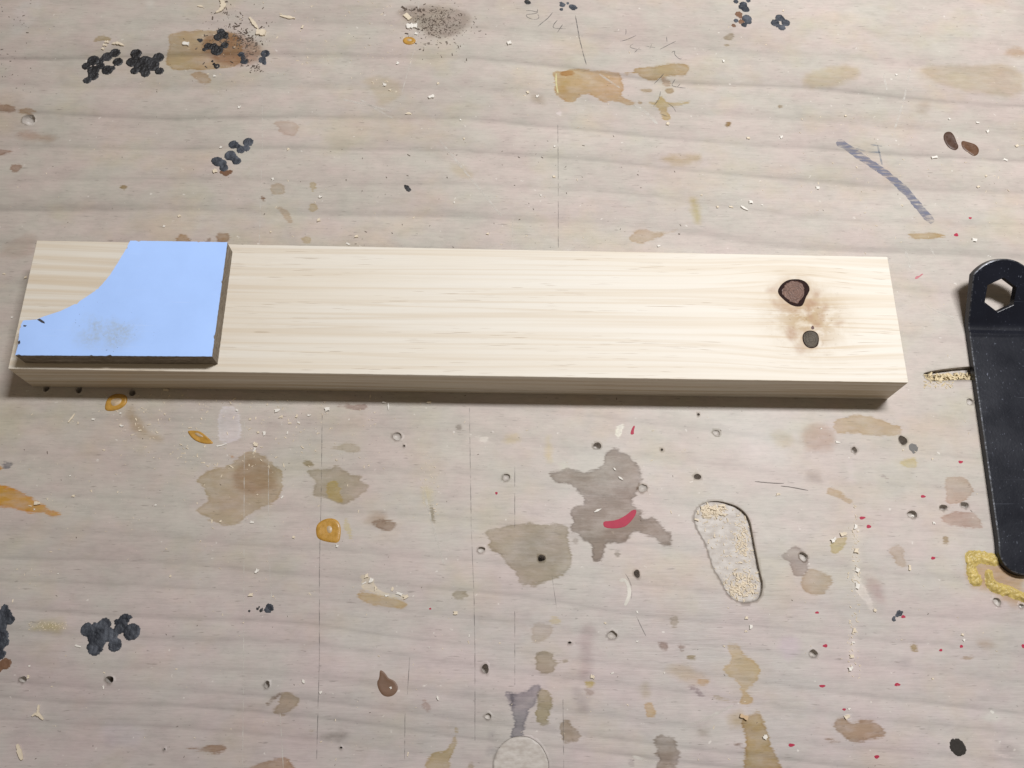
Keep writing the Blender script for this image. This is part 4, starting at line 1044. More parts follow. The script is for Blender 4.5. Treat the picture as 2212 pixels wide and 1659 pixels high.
# ================================================================== TEMPLATE (blue faced sheet with a quarter-round bite)
TH = 9.0
def TT(px, py): return W(px, py, BT + TH)[:2]
P_fl, P_fr = TT(281, 519.5), TT(491, 523); P_nr, P_nl = TT(457.8, 770), TT(32.5, 767.5)
arc_px = [(49,692),(78,690),(96,683),(130,672),(165,655),(197,634),(218,617),(237,594),(254,568),(266,548),(275,532)]
arcw = np.array([TT(*q) for q in arc_px])
left_px = [(38,748),(40,733),(41,722),(43,706)]
leftw = np.array([TT(*q) for q in left_px])
out = [tuple(P_nl), tuple(P_nr), tuple(P_fr), tuple(P_fl)] + [tuple(q) for q in arcw[::-1]] + [tuple(q) for q in leftw[::-1]]
def densify(poly, step):
    r = []
    for i in range(len(poly)):
        a = np.array(poly[i]); b_ = np.array(poly[(i + 1) % len(poly)])
        m = max(1, int(np.hypot(*(b_ - a)) / step))
        r += [a + (b_ - a) * k / m for k in range(m)]
    return np.array(r)
core_loop = densify(out, .8)
def jitter(loop, amp, chip=0.0):
    c = loop.mean(0); o = []
    nxt = np.roll(loop, -1, 0) - np.roll(loop, 1, 0)
    for p, t in zip(loop, nxt):
        t = t / (np.hypot(*t) + 1e-9); nrm = np.array([-t[1], t[0]])      # inward for a ccw loop
        j = amp * abs(noise.noise(Vector((p[0] * .9, p[1] * .9, 4)))) * 2
        if chip and noise.noise(Vector((p[0] * .55 + 7, p[1] * .55, 9))) > .42: j += chip * rng.random()
        o.append(p + nrm * j)
    return np.array(o)
def prism(name, loop_lo, loop_hi, z0, z1, mat, parent, bottom=True):
    n_ = len(loop_lo)
    vs = [(p[0], p[1], z0) for p in loop_lo] + [(p[0], p[1], z1) for p in loop_hi]
    fs = [(i, (i + 1) % n_, n_ + (i + 1) % n_, n_ + i) for i in range(n_)]
    for base, lp, flip in ((n_, loop_hi, False),) + (((0, loop_lo, True),) if bottom else ()):
        vo, eo, fo, ov, oe, of = cdt([tuple(p) for p in lp], [list(range(n_))])
        C = np.array([[sum(vo[q][0] for q in f) / 3, sum(vo[q][1] for q in f) / 3] for f in fo])
        mp = [o[0] if o else 0 for o in ov]
        for f, ok in zip(fo, inside(lp, C)):
            if ok:
                t = tuple(base + mp[q] for q in f); fs.append(t[::-1] if flip else t)
    return mesh_obj(name, vs, fs, mat, parent)
tpl = bpy.data.objects.new('routing_template', None); link(tpl)
tpl.location = (float(P_nl[0]) * MM, float(P_nl[1]) * MM, (BT + .02) * MM)
tag(tpl, 'pale blue faced template with a concave corner cut resting on the pine board', 'template')
bpy.context.view_layer.update()
inv = tpl.matrix_world.inverted()
def into(o): o.parent = tpl; o.matrix_parent_inverse = inv; return o
N = NT('fibreboard_edge')
f1 = N.noise(N.coord((300, 300, 1200)), 1, 4, .7); f2 = N.noise(N.coord((60, 60, 500)), 1, 3, .6)
ec = N.mix(N.rng(f1, .3, .7), (.13, .105, .08), (.30, .255, .20))
ec = N.mix(N.rng(f2, .55, .7, 0, .6), ec, (.38, .34, .29))
N.P(Base_Color=ec, Roughness=.85, Specular_IOR_Level=.2); N.bump(f1, .8, .0008)
cj = jitter(core_loop, .10)
into(prism('core', cj, jitter(core_loop, .14, .25), BT + .02, BT + TH - .45, N.mat, None))
N = NT('blue_melamine')
g1 = N.noise(N.coord((700, 700, 700)), 1, 3, .6); g2 = N.noise(N.coord((70, 55, 50), loc=(1.2, .3, 0)), 1, 3, .6)
bc = N.mix(g1, (.385, .570, .985), (.40, .59, 1.0))
tc = N.n('ShaderNodeTexCoord'); sp3 = N.n('ShaderNodeSeparateXYZ'); N.t.links.new(tc.outputs['Object'], sp3.inputs[0])
smc = (np.array(TT(225, 715)))   # dusty smear on the face
dx = N.math('MULTIPLY', N.math('SUBTRACT', sp3.outputs[0], smc[0] * MM), 1 / .019); dy = N.math('MULTIPLY', N.math('SUBTRACT', sp3.outputs[1], smc[1] * MM), 1 / .0115)
rr_ = N.math('SQRT', N.math('ADD', N.math('MULTIPLY', dx, dx), N.math('MULTIPLY', dy, dy)))
sm = N.math('MULTIPLY', N.rng(rr_, .35, 1.05, 1, 0, True), N.rng(g2, .42, .62, 0, .75))
sm = N.math('MULTIPLY', sm, N.rng(g1, .35, .62, .25, 1.0))
scf = N.noise(N.coord((30, 1400, 30)), 1, 2, .5)
bc = N.mix(N.rng(scf, .66, .78, 0, .22), bc, (.62, .72, .95))
lf = N.noise(N.coord((45, 45, 45), loc=(7, 7, 0)), 1, 3, .55)
bc = N.mix(1.0, bc, N.ramp(lf, [(.3, .95), (.7, 1.03)]), 'MULTIPLY')
bc = N.mix(sm, bc, (.36, .43, .50))
pit = N.noise(N.coord((900, 1500, 900), loc=(4, 4, 0)), 1, 2, .5)
bc = N.mix(N.math('MULTIPLY', N.rng(pit, .70, .76, 0, .9), N.rng(rr_, .6, 1.5, 1, .0)), bc, (.12, .13, .16))
N.P(Base_Color=bc, Roughness=.5, Specular_IOR_Level=.3); N.bump(g1, .05, .0002)
fl = jitter(core_loop, .10, .55)
into(prism('blue_face', fl, fl, BT + TH - .45, BT + TH, N.mat, None))
M_CHIP = simple('dark_chip', (.06, .055, .06), .9, .2, .5, (800, 800, 800))
for pts in ([(80,690.5),(86,688),(96,695),(97,699),(90,697)], [(51,702),(58,703),(55,706),(50,705)], [(39,738),(43,735),(44,741),(40,745)]):
    p = np.array([TT(*q) for q in pts]); a = np.sum(p[:, 0] * np.roll(p[:, 1], -1) - np.roll(p[:, 0], -1) * p[:, 1])
    if a < 0: p = p[::-1]
    into(prism('edge_chip', p, p, BT + TH - .2, BT + TH + .05, M_CHIP, None, False))

# ================================================================== WRENCH
HX, HY, HZ = 441.4, 36.0, 4.6     # left end of the bend line on the upper face
WTK = 3.6
ang = math.radians(30)
def wrench_point(u, v, z):        # u across from the left edge, v along from the bend (+ head, - handle); z below upper face
    if v >= 0:
        b_ = 4.0
        if v < b_: th = ang * v / b_; R_ = b_ / ang; y = R_ * math.sin(th); zz = R_ * (1 - math.cos(th))
        else: th = ang; R_ = b_ / ang; y = R_ * math.sin(ang) + (v - b_) * math.cos(ang); zz = R_ * (1 - math.cos(ang)) + (v - b_) * math.sin(ang)
        return (HX + u, HY - 1.2 + y + math.sin(th) * (-z) * -1 * -1, HZ + zz + z * math.cos(th))
    cr = .45 * math.exp(-((v + 2.0) / 1.3) ** 2)  # small ridge added below the bend to catch a highlight
    return (HX + u, HY - 1.2 + v, HZ + z + (cr if z > -1 else 0))
hw = 14.5
hc = (14.4, 17.2)
lp = []
# outline, counter-clockwise seen from above, starting at the near right corner
VB = -117.0
def taper(v): return .052 * v if v < 0 else 0.0       # left edge drifts outward to the near end
rad = 9.5
for k in range(9):                                    # near left corner
    a = math.pi + (math.pi / 2) * k / 8
    lp.append((taper(VB) + rad + rad * math.cos(a), VB + rad + rad * math.sin(a)))
wr = 2 * hw + 2.0
for k in range(9):
    a = -math.pi / 2 + (math.pi / 2) * k / 8
    lp.append((wr - rad + rad * math.cos(a), VB + rad + rad * math.sin(a)))
for v in list(np.arange(-95, -8, 8)) + [-6, -5, -4, -3.2, -2.6, -2, -1.4, -.7, 0, .7, 1.3, 2, 2.7, 3.4, 4.0, 8, 14, 20]: lp.append((2 * hw - (taper(v) * .35), v))
a1 = math.atan2(math.sqrt(17.3 ** 2 - hw ** 2), hw)
for k in range(25):
    a = a1 + (math.pi - 2 * a1) * k / 24
    lp.append((hw + 17.3 * math.cos(a), hc[1] + 17.3 * math.sin(a)))
for v in [20, 14, 8, 4.0, 3.4, 2.7, 2, 1.3, .7, 0, -.7, -1.4, -2, -2.6, -3.2, -4, -5, -6] + list(np.arange(-14, -103, -8)): lp.append((taper(v), v))
lp = np.array(lp)
hexl = []
for k in range(6):
    a = math.radians(-90 - 4 + 60 * k)
    hexl.append((hc[0] + 8.25 * math.cos(a), hc[1] + 8.25 * math.sin(a)))
hexl = densify(hexl, 2.0)
nO, nH = len(lp), len(hexl)
pts = [tuple(p) for p in lp] + [tuple(p) for p in hexl]
ext = [(u, v) for v in (.7, 1.3, 2, 2.7, 3.4, 4.0, 0, -.7, -1.4, -2, -2.6, -3.2, -4, -5, -6, -12, -30, -50, -70, -90) for u in (3, 7.5, 12, 16.5, 21, 25.5)] + [(u, 6.5) for u in (4, 10, 18, 25)]
pts += ext
vo, eo, fo, ov, oe, of = cdt(pts, [list(range(nO)), list(range(nO, nO + nH))])
C = np.array([[sum(vo[q][0] for q in f) / 3, sum(vo[q][1] for q in f) / 3] for f in fo])
ok = inside(lp, C) & ~inside(np.array(hexl), C)
n = len(vo)
P2 = np.array([[v[0], v[1]] for v in vo])
d_out = sdist(lp, P2); d_hex = sdist(np.array(hexl), P2)
# eased upper arris: ring of inset vertices
vs, fs = [], []
mp = {o[0]: i for i, o in enumerate(ov) if o}
def inset(loop, amt, sgn):
    nx_ = np.roll(loop, -1, 0) - np.roll(loop, 1, 0); nx_ = nx_ / (np.hypot(nx_[:, 0], nx_[:, 1])[:, None] + 1e-9)
    return loop + sgn * amt * np.stack([-nx_[:, 1], nx_[:, 0]], 1)
Pin = P2.copy()
io = inset(lp, .55, 1); ih = inset(np.array(hexl), .25, -1)
for i in range(nO): Pin[mp[i]] = io[i]
for i in range(nH): Pin[mp[nO + i]] = ih[i]
top0 = len(vs); vs += [wrench_point(p[0], p[1], 0) for p in Pin]
bot0 = len(vs); vs += [wrench_point(p[0], p[1], -WTK) for p in P2]
for f, b in zip(fo, ok):
    if b: fs.append(tuple(top0 + q for q in f)); fs.append(tuple(bot0 + q for q in f[::-1]))
arris = []
def wall(loop, idx, drop, flip):
    b0 = len(vs)
    for p in loop: vs.append(wrench_point(p[0], p[1], -drop * .35))
    for p in loop: vs.append(wrench_point(p[0], p[1], -drop))
    m = len(loop)
    for i in range(m):
        j = (i + 1) % m
        q = [(top0 + idx[i], b0 + i, b0 + j, top0 + idx[j]), (b0 + i, b0 + m + i, b0 + m + j, b0 + j), (b0 + m + i, bot0 + idx[i], bot0 + idx[j], b0 + m + j)]
        if not flip: arris.append(len(fs))
        fs.extend([x[::-1] for x in q] if flip else q)
mid_o = inset(lp, .12, 1)
wall(lp, [mp[i] for i in range(nO)], .7, False)
wall(np.array(hexl), [mp[nO + i] for i in range(nH)], .3, True)
zmin = min(v[2] for v in vs)
vs = [(v[0], v[1], v[2] - zmin + .03) for v in vs]
wm = NT('black_painted_steel')
s1 = wm.noise(wm.coord((1400, 700, 900)), 1, 2, .5); s2 = wm.noise(wm.coord((60, 60, 60)), 1, 3, .6); s3 = wm.noise(wm.coord((900, 900, 900)), 1, 3, .6)
wc = wm.mix(s2, (.005, .006, .010), (.008, .010, .018))
wc = wm.mix(wm.math('MULTIPLY', wm.rng(s1, .67, .74, 0, .36), wm.rng(s2, .4, .6, .15, 1)), wc, (.30, .33, .42))
wm.P(Base_Color=wc, Roughness=wm.rng(s2, .3, .7, .24, .33), Specular_IOR_Level=.32)
s4 = wm.noise(wm.coord((40, 900, 40)), 1, 2, .5)
wc = wm.mix(wm.rng(s4, .68, .76, 0, .12), wc, (.22, .24, .30)); wm.P(Base_Color=wc)
wm.bump(s3, .12, .0003)
wr_o = mesh_obj('hex_wrench', vs, fs, wm.mat, None, False)
ew = NT('worn_steel_edge')
e1 = ew.noise(ew.coord((500, 900, 500)), 1, 3, .6)
ew.P(Base_Color=ew.mix(ew.rng(e1, .48, .62), (.008, .009, .013), (.11, .115, .13)), Roughness=.35, Metallic=ew.rng(e1, .48, .62, 0, .7), Specular_IOR_Level=.4)
wr_o.data.materials.append(ew.mat)
for pi_ in arris: wr_o.data.polygons[pi_].material_index = 1
tag(wr_o, 'black flat steel wrench with upturned head and hexagonal hole', 'wrench')
bm = bmesh.new(); bm.from_mesh(wr_o.data); bmesh.ops.recalc_face_normals(bm, faces=bm.faces); bm.to_mesh(wr_o.data); bm.free()
wr_o.data.polygons.foreach_set('use_smooth', [True] * len(wr_o.data.polygons))
wr_o.data.set_sharp_from_angle(angle=math.radians(14))

# ================================================================== SHAVINGS, CHIPS, SAWDUST
M_CHIPW = simple('fresh_wood_chip', (.66, .575, .45), .75, .2, .15, (400, 400, 400), .3)
M_WHITE = simple('white_chip', (.70, .67, .62), .6, .3, .06, (300, 300, 300))
M_DUSTD = simple('dark_crumbs', (.14, .11, .09), .8, .2, .5, (700, 700, 700))
def z_at(p):
    return 0.0
def curl(path, width, thick, name, label, mat=M_CHIPW, lift=0.0, cat='shaving', group=None):
    """a thin curled or straight shaving following a path of (tile,x,y)"""
    P = [np.array(TP(*q)) for q in path]
    Q = []
    for i in range(len(P) - 1):
        m = max(2, int(np.hypot(*(P[i + 1] - P[i])) / .6)); Q += [P[i] * (1 - k / m) + P[i + 1] * k / m for k in range(m)]
    Q.append(P[-1]); Q = np.array(Q)
    for _ in range(4): Q[1:-1] = (Q[:-2] + 2 * Q[1:-1] + Q[2:]) / 4
    org = Q.mean(0); n_ = len(Q); vs, fs = [], []
    for i in range(n_):
        d = Q[min(i + 1, n_ - 1)] - Q[max(i - 1, 0)]; d = d / (np.hypot(*d) + 1e-9); nr = np.array([-d[1], d[0]])
        t = i / (n_ - 1); w = width * .5 * (.6 + .55 * rng.random()) * ((1.15 - .75 * abs(2 * t - 1) ** 1.5) if cat != 'chip' else 1)
        zz = .03 + lift * math.sin(math.pi * t) + .12 * rng.random()
        a, b_ = Q[i] - org + nr * w, Q[i] - org - nr * w
        vs += [(a[0], a[1], zz), (b_[0], b_[1], zz), (b_[0], b_[1], zz + thick), (a[0], a[1], zz + thick * (1.1))]
    mz = min(v[2] for v in vs); vs = [(v[0], v[1], v[2] - mz) for v in vs]
    for i in range(n_ - 1):
        for k in range(4): fs.append((4 * i + k, 4 * i + (k + 1) % 4, 4 * i + 4 + (k + 1) % 4, 4 * i + 4 + k))
    fs += [(0, 1, 2, 3), (4 * n_ - 1, 4 * n_ - 2, 4 * n_ - 3, 4 * n_ - 4)]
    o = mesh_obj(name, vs, fs, mat)
    bm = bmesh.new(); bm.from_mesh(o.data); bmesh.ops.recalc_face_normals(bm, faces=bm.faces); bm.to_mesh(o.data); bm.free()
    o.location = (org[0] * MM, org[1] * MM, .00004)
    return tag(o, label, cat, group)
def A(t, *p): return [(t, x, y) for x, y in p]
curl(A('A0', (1412,-10), (1435,20), (1440,45), (1420,72), (1390,82)), 2.6, .5, 'wood_shaving', 'pale curved wood shaving above the brown crumbs', lift=.6)
curl(A('A0', (1605,115), (1630,150), (1662,190)), 2.2, .6, 'wood_shaving', 'straight pale shaving ending at a square chip', lift=.3)
curl(A('A0', (1650,212), (1680,214), (1708,218)), 3.6, 1.0, 'wood_chip', 'squarish pale wood chip touching a straight shaving', cat='chip')
curl(A('A0', (1802,105), (1850,115), (1898,122)), 1.7, .7, 'wood_shaving', 'thin straight shaving lying apart from the brown crumbs')
curl(A('A0', (722,286), (760,283), (798,297)), 1.6, .7, 'wood_shaving', 'small bowed shaving above the tailed black lump', lift=.3)
curl(A('A0', (676,272), (690,276), (700,272)), 1.6, .6, 'wood_chip', 'small pale chip left of the bowed shaving', cat='chip')
curl(A('A0', (664,292), (676,292), (688,296)), 1.4, .6, 'wood_chip', 'small pale chip below another, left of the bowed shaving', cat='chip')
curl(A('A0', (660,322), (668,312)), 1.3, .6, 'wood_chip', 'tiny pale chip nearest the tailed black lump', cat='chip')
curl(A('A0', (1176,284), (1196,286), (1216,288)), 2.2, .9, 'white_chip', 'bright white oblong chip on the tan stain', M_WHITE, cat='chip')
curl(A('A0', (1270,42), (1288,40), (1306,46)), 1.3, .4, 'wood_shaving', 'small pale flake left of the curved shaving')
curl(A('A1', (418,95), (436,112), (452,128)), 3.0, .7, 'wood_chip', 'pale pinkish chip above a white oblong chip', cat='chip')
curl(A('A1', (428,175), (462,172), (496,172)), 3.2, .9, 'white_chip', 'bright white oblong chip above the amber dot', M_WHITE, cat='chip')
curl(A('A1', (1076,284), (1100,278)), 1.9, .9, 'white_chip', 'round white chip on bare wood near the pencil fraction', M_WHITE, cat='chip')
curl(A('A1', (570,632), (590,625), (606,622)), 1.9, .9, 'white_chip', 'white crumb with a dark shadow on bare wood', M_WHITE, cat='chip')
curl(A('D0', (330,1125), (325,1180), (318,1215)), 1.0, .5, 'wood_splinter', 'pale forked splinter, upright prong', cat='splinter')
curl(A('D0', (275,1222), (300,1195), (330,1200), (350,1225), (368,1252)), 1.2, .5, 'wood_splinter', 'pale forked splinter, bent pair of prongs', cat='splinter', lift=.3)
curl(A('D0', (150,1458), (165,1510), (190,1590)), 1.7, .6, 'wood_splinter', 'straight pale splinter below the forked splinter', cat='splinter')
curl(A('C0', (578,318), (605,285), (632,245)), .9, .4, 'wood_splinter', 'thin pale splinter left of the shaded amber drop', cat='splinter')
curl(A('C0', (295,1000), (322,998), (345,1000)), 1.4, .8, 'wood_chip', 'pale chip resting on the amber glue streak', cat='chip')
curl(A('C2', (728,1074), (760,1056), (788,1046)), .8, .4, 'wood_splinter', 'tiny white forked splinter on the grey stain', M_WHITE, cat='splinter')
curl(A('C2', (932,775), (950,788), (970,802)), .8, .4, 'wood_splinter', 'white sliver lying across the grey stain', M_WHITE, cat='splinter')
curl(A('C2', (890,700), (900,712), (910,722)), .9, .4, 'wood_splinter', 'white speck above the sliver on the grey stain', M_WHITE, cat='splinter')
curl(A('C1', (1132,150), (1136,180), (1134,212)), .7, .4, 'wood_splinter', 'white upright sliver at the edge of the board shadow', M_WHITE, cat='splinter')
curl(A('A2', (390,1328), (412,1342), (436,1354)), 1.2, .6, 'wood_splinter', 'pale sliver above the far edge of the board', M_WHITE, cat='splinter')
curl(A('A2', (1615,1018), (1652,1012)), 1.3, .7, 'white_chip', 'white chip left of the brown resin drops', M_WHITE, cat='chip')
curl(A('D1', (412,912), (425,945)), .9, .5, 'wood_splinter', 'white sliver beside the grey tan stain', M_WHITE, cat='splinter')
curl(A('D1', (1545,1050), (1556,1088)), .9, .5, 'wood_splinter', 'white sliver right of the brown pear shaped drop', M_WHITE, cat='splinter')
curl(A('D2', (2160,1385), (2178,1410)), 1.9, .7, 'white_chip', 'white chip on the tan streak at the near edge', M_WHITE, cat='chip')
curl(A('D2', (1955,1215), (1985,1225), (2020,1240)), 1.6, 1.0, 'wood_chip', 'tan chip standing on the tan streak', simple('tan_chip', (.52, .38, .24), .8, .2, .2), cat='chip')
# small crumbs, one by one
def chunk_mesh(k):
    r_ = random.Random(100 + k)
    bm = bmesh.new()
    bmesh.ops.create_cube(bm, size=.85); bmesh.ops.subdivide_edges(bm, edges=bm.edges[:], cuts=1)
    for v in bm.verts:
        s = r_.uniform(.4, 1.25); v.co = Vector((v.co.x * s, v.co.y * s * r_.uniform(.8, 1.1), v.co.z * s))
    mz = min(v.co.z for v in bm.verts)
    for v in bm.verts: v.co.z -= mz
    m_ = bpy.data.meshes.new('crumb'); bm.to_mesh(m_); bm.free(); return m_
CH = [chunk_mesh(k) for k in range(8)]
for m_ in CH: m_.materials.append(M_CHIPW if CH.index(m_) % 2 else M_WHITE)
CR = [('C1',200,218,60,35),('C1',235,270,45,40),('C1',620,208,60,50),('C1',362,262,26,34),('C1',465,256,40,22),('C1',305,322,34,18),('C1',375,318,40,24),('C1',20,505,40,36),('C1',90,410,30,50),('C1',10,560,28,50),
 ('C1',282,405,14,40),('C1',35,400,30,22),('C1',240,945,20,44),('C1',338,1285,28,26),('C1',700,1362,36,36),('C1',1478,145,50,30),('C1',1100,148,44,22),('C1',930,690,14,40),
 ('C0',788,292,40,26),('C0',660,320,18,26),('C0',1028,345,44,24),('C0',1185,384,30,18),('C0',592,768,24,18),('C0',622,934,30,28),('C0',1315,1015,22,22),('C0',1530,604,18,20),('C0',2000,215,36,26),('C0',2110,288,30,20),('C0',1865,510,120,18),
 ('C0',2160,500,50,30),('C0',2145,550,26,60),('C0',1862,1148,22,30),('C0',2128,1160,44,26),('C0',2175,925,24,18),('C0',1018,240,24,22),('C0',878,548,34,14),('C0',2170,1570,36,60),('C0',1405,45,60,26),('C0',290,1052,18,22),
 ('B0',165,362,24,20),('B0',80,620,20,14),('B0',30,340,30,14),('B0',1055,35,18,20),('B0',1740,70,16,14),
 ('A0',1540,692,26,24),('A0',1385,1102,34,30),('A0',1755,1155,22,26),('A0',2048,1415,28,28),('A0',1422,950,20,18),('A0',1855,960,28,20),('A0',1380,492,24,18),('A0',1945,175,20,26),('A0',2060,1268,28,22),('A0',1155,1390,24,18),
 ('A1',285,550,36,24),('A1',322,580,18,14),('A1',372,410,22,24),('A1',632,537,28,18),('A1',775,773,16,16),('A1',797,893,14,16),('A1',1380,943,20,16),('A1',1378,1138,22,16),('A1',1290,1258,18,14),('A1',950,1503,22,18),('A1',2050,1583,28,16),
 ('A1',445,732,60,20),('A1',490,220,30,18),('A1',1206,596,22,20),('A1',1268,622,24,24),('A1',2108,798,24,24),('A1',50,1570,44,16),('A1',105,1520,30,22),('A1',735,1302,12,16),('A1',475,1400,12,22),
 ('A2',455,1303,36,28),('A2',240,1332,20,16),('A2',650,884,22,28),('A2',440,890,26,16),('A2',883,1213,32,26),('A2',1063,745,18,16),('A2',280,395,18,22),('A2',665,70,18,18),('A2',1390,483,20,14),('A2',2163,940,30,16),('A2',1975,848,22,24),
 ('A2',1918,1202,28,14),('A2',1890,1548,44,30),('A2',1965,1132,18,16),('A2',1732,768,22,14),('A2',140,1255,18,14),('A2',528,1320,18,12),('A2',1135,1076,12,12),('A2',1910,790,26,16),('A2',330,1332,34,12),('A2',2090,1030,40,16),
 ('D0',2117,195,50,40),('D0',660,632,70,22),('D0',440,972,24,18),('D0',250,800,24,26),('D0',240,888,30,40),('D0',875,975,20,46),('D0',1440,40,18,26),('D0',490,22,18,20),('D0',2055,432,16,14),
 ('D1',565,1022,32,30),('D1',165,212,24,26),('D1',1815,545,12,40),('D1',1700,350,50,36),('D1',1478,640,14,14),('D1',2075,605,18,12),('D1',1155,985,26,34),('D1',950,35,40,50),('D1',990,80,44,60),('D1',1030,140,40,50),('D1',1225,190,80,34),('D1',1280,215,60,36),('D1',1120,205,44,24),('D1',1170,150,22,44),('D1',930,100,60,20),
 ('D2',2012,390,36,36),('D2',2050,470,34,50),('D2',2010,505,40,24),('D2',1090,345,20,34),('D2',820,435,30,16),('D2',1090,590,24,20),('D2',715,890,44,36),('D2',880,860,40,20),('D2',1825,630,26,20),('D2',1320,858,18,16),
 ('D3',780,500,50,70),('D3',770,600,40,24),('D3',755,715,50,36),('D3',745,820,50,50),('D3',955,330,28,34),('D3',800,130,50,80),('D3',1692,532,30,30),('D3',1705,580,28,24),('D3',1180,578,18,16),('D3',25,1400,40,60),('D3',1440,905,24,18),('D3',735,1160,30,22),('D3',720,1225,60,40),
 ('C3',800,1565,50,60),('C3',795,1395,50,60),('C3',790,1200,34,60),('C3',140,922,60,30),('C3',1450,1165,34,28),('C3',1245,1540,28,60),('C3',600,1310,60,50),('C3',690,1260,70,40),('C3',500,370,24,16),('C3',1190,548,22,16),('C3',640,485,50,20),('C3',1440,622,34,18),('C3',1270,1105,36,22)]
PLACES = [(780,1230,900,1320,'on the torn pale fibres left of the slot'),(1800,1000,1900,1560,'in the pitted pale scratch right of the slot'),(0,840,860,1160,'between the amber drops and the board shadow'),
 (0,1160,620,1659,'near the slate adhesive cluster'),(0,0,860,480,'near the black adhesive lumps'),(0,480,120,800,'beside the template end of the board'),(860,0,1468,600,'below the pencil fractions'),(1468,0,2212,700,'around the blue marker stroke'),
 (1560,1280,1760,1659,'between the routed slot and the tan streak'),(1760,840,2212,1659,'among the red paint dots'),(-999,-999,9999,9999,'among the grey and olive stains')]
from itertools import cycle
for k, (tl, x, y, w_, h_) in enumerate(CR):
    c = TP(tl, x, y)
    sx = max(.35, np.hypot(*(TP(tl, x + w_ / 2, y) - TP(tl, x - w_ / 2, y)))) * .85; sy = max(.35, np.hypot(*(TP(tl, x, y + h_ / 2) - TP(tl, x, y - h_ / 2)))) * .85
    o = bpy.data.objects.new('wood_crumb', CH[k % 8]); link(o)
    o.location = (c[0] * MM, c[1] * MM, .00002)
    o.scale = (sx * MM, sy * MM, min(sx, sy) * .42 * MM)
    o.rotation_euler = (0, 0, rng.uniform(-.5, .5))
    X, Y = TILES[tl][0] + x * TILES[tl][2], TILES[tl][1] + y * TILES[tl][2]
    for bx0, by0, bx1, by1, lb in PLACES:
        if bx0 <= X <= bx1 and by0 <= Y <= by1: break
    tag(o, 'tiny pale wood crumb ' + lb, 'wood crumb', 'pale wood crumbs ' + lb)

def dust(name, label, mat, spots, parent=None, z=None):
    """spots: (centre mm, size mm, elong, zbase) -> one mesh of many little grains"""
    vs, fs = [], []
    base = [(1, 0, 0), (-.5, .87, 0), (-.5, -.87, 0), (0, 0, .8)]
    for (x, y), s, el, zb in spots:
        b_ = len(vs); a = rng.random() * 6.28; ca, sa = math.cos(a), math.sin(a)
        j = [rng.uniform(.45, 1.4) for _ in range(8)]
        for q, k in zip(((1, .5, 0), (-1, .6, 0), (-.9, -.6, 0), (.9, -.5, 0), (.8, .3, .8), (-.7, .4, .9), (-.8, -.4, .7), (.7, -.3, .9)), cycle(j)):
            px_, py_ = q[0] * s * .5 * el * k, q[1] * s * .5 * k
            vs.append((x + px_ * ca - py_ * sa, y + px_ * sa + py_ * ca, zb + q[2] * s * .4 * k))
        for f in ((0, 1, 5, 4), (1, 2, 6, 5), (2, 3, 7, 6), (3, 0, 4, 7), (4, 5, 6, 7)): fs.append(tuple(b_ + q for q in f))
    o = mesh_obj(name, vs, fs, mat)
    return tag(o, label, kind='stuff')
sp = []
def scatter(tl, x0, y0, x1, y1, n_, smin, smax, el=(1, 2.2), zb=0.0, gauss=False):
    for _ in range(n_):
        if gauss: x, y = rng.gauss((x0 + x1) / 2, (x1 - x0) / 4.2), rng.gauss((y0 + y1) / 2, (y1 - y0) / 4.2)
        else: x, y = rng.uniform(x0, x1), rng.uniform(y0, y1)
        sp.append((TP(tl, x, y), smin + (smax - smin) * rng.random() ** 2.2, rng.uniform(*el), zb))
scatter('F', -100, -60, 2300, 1700, 620, .22, .75)
scatter('F', 250, 850, 820, 1010, 240, .25, 1.0)
scatter('F', 0, 850, 700, 1300, 120, .25, .8)
scatter('F', 420, 0, 900, 180, 130, .3, 1.0)
scatter('F', 1700, 200, 2212, 520, 110, .25, .8)
scatter('C3', 760, 1000, 830, 1659, 60, .3, 1.0); scatter('D3', 720, 0, 830, 900, 70, .3, .9)
scatter('D0', 230, 430, 560, 500, 60, .25, .6)
scatter('C1', 1400, 560, 1560, 1100, 60, .25, .7)
sp = [q for q in sp if not (-1 < q[0][0] < BL + 1 and -1 < q[0][1] < BW + 1)]
dust('sawdust', 'fine pale sawdust sprinkled over the workbench', M_CHIPW, sp)
sp = []
scatter('A0', 1280, 20, 1760, 460, 230, .3, 1.3, gauss=True)
scatter('A0', 1480, 180, 1660, 330, 70, .4, 1.6, gauss=True); scatter('A0', 1540, 330, 1620, 420, 40, .4, 1.0, gauss=True); scatter('A0', 1600, 410, 1680, 470, 40, .4, 1.0, gauss=True)
scatter('A1', 360, 0, 900, 360, 260, .3, 1.1, gauss=True); scatter('A1', 480, 40, 780, 230, 220, .3, 1.0, gauss=True)
scatter('A1', 390, 50, 560, 75, 40, .4, 1.6, gauss=True)
scatter('F', -100, -60, 2300, 1700, 230, .2, .6, (1, 2.5))
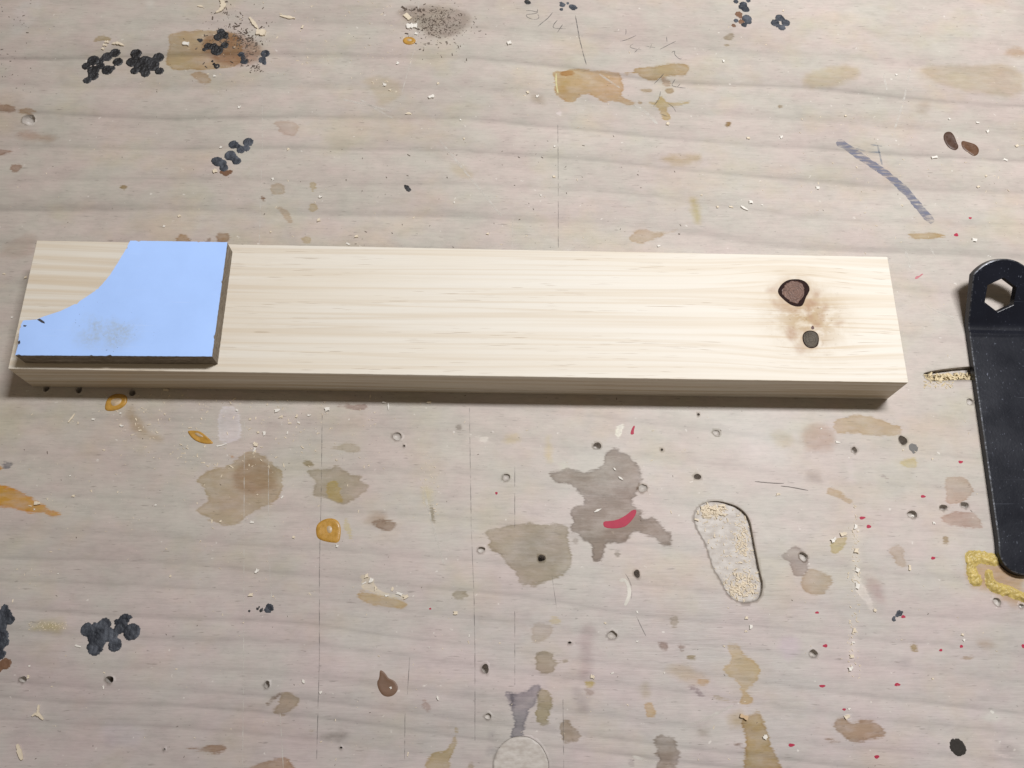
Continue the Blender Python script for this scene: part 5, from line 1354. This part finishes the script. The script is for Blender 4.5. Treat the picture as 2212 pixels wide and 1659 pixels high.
scatter('A1', 0, 900, 2200, 1620, 60, .3, .9); scatter('A0', 0, 0, 200, 600, 40, .3, .8)
sp = [q for q in sp if not (-1 < q[0][0] < BL + 1 and -1 < q[0][1] < BW + 1)]
dust('dark_grit', 'dark grit and brown crumbs strewn over the workbench', M_DUSTD, sp)
# sawdust caught in the routed slot and the groove
sp = []
SLP = chaikin([TP(a, *q) for a, q in SLOT], 2)
def in_slot(tl, x0, y0, x1, y1, n_, smin, smax, gauss=True):
    k0 = len(sp); scatter(tl, x0, y0, x1, y1, n_, smin, smax, (.8, 1.6), 0, gauss)
    keep = []
    for q in sp[k0:]:
        p = np.array([q[0]])
        if sdist(SLP, p)[0] < -.7: keep.append((q[0], q[1], q[2], -slot_depth(q[0][0], q[0][1], dict(kind='slot')) - .05))
    sp[k0:] = keep
in_slot('C2', 1600, 990, 1830, 1130, 210, .5, 2.4); in_slot('C2', 1900, 1050, 2060, 1500, 220, .4, 1.4); in_slot('C2', 1950, 1300, 2050, 1440, 60, .5, 1.3)
in_slot('D2', 1780, 0, 2160, 260, 420, .35, 1.7); in_slot('C2', 1650, 1150, 2150, 1650, 230, .3, 1.1, False)
for q in [('C2',1680,1070,150,30),('C2',1740,1105,120,30),('C2',1700,1045,100,26)]:
    sp.append((TP(q[0], q[1], q[2]), 1.8, 3.0, -1.2))
dust('slot_sawdust', 'pale sawdust caught in the routed slot', M_CHIPW, sp)
sp = []
GLP = chaikin([TP(a, *q) for a, q in GROOVE], 1)
M_GRV = simple('groove_shavings', (.62, .52, .34), .8, .2, .3, (300, 300, 300), .3)
scatter('B2', 1560, 975, 1920, 1025, 170, .8, 3.4, (.8, 1.7))
sp = [(q[0], q[1], q[2], -3.0 + rng.random() * 2.2) for q in sp if sdist(GLP, np.array([q[0]]))[0] < -.4]
sp2 = sp; sp = []
scatter('B2', 1560, 1020, 1760, 1075, 40, .4, 1.2); sp2 += sp
dust('groove_sawdust', 'yellowish shavings packed in the short groove beside the wrench', M_GRV, sp2)
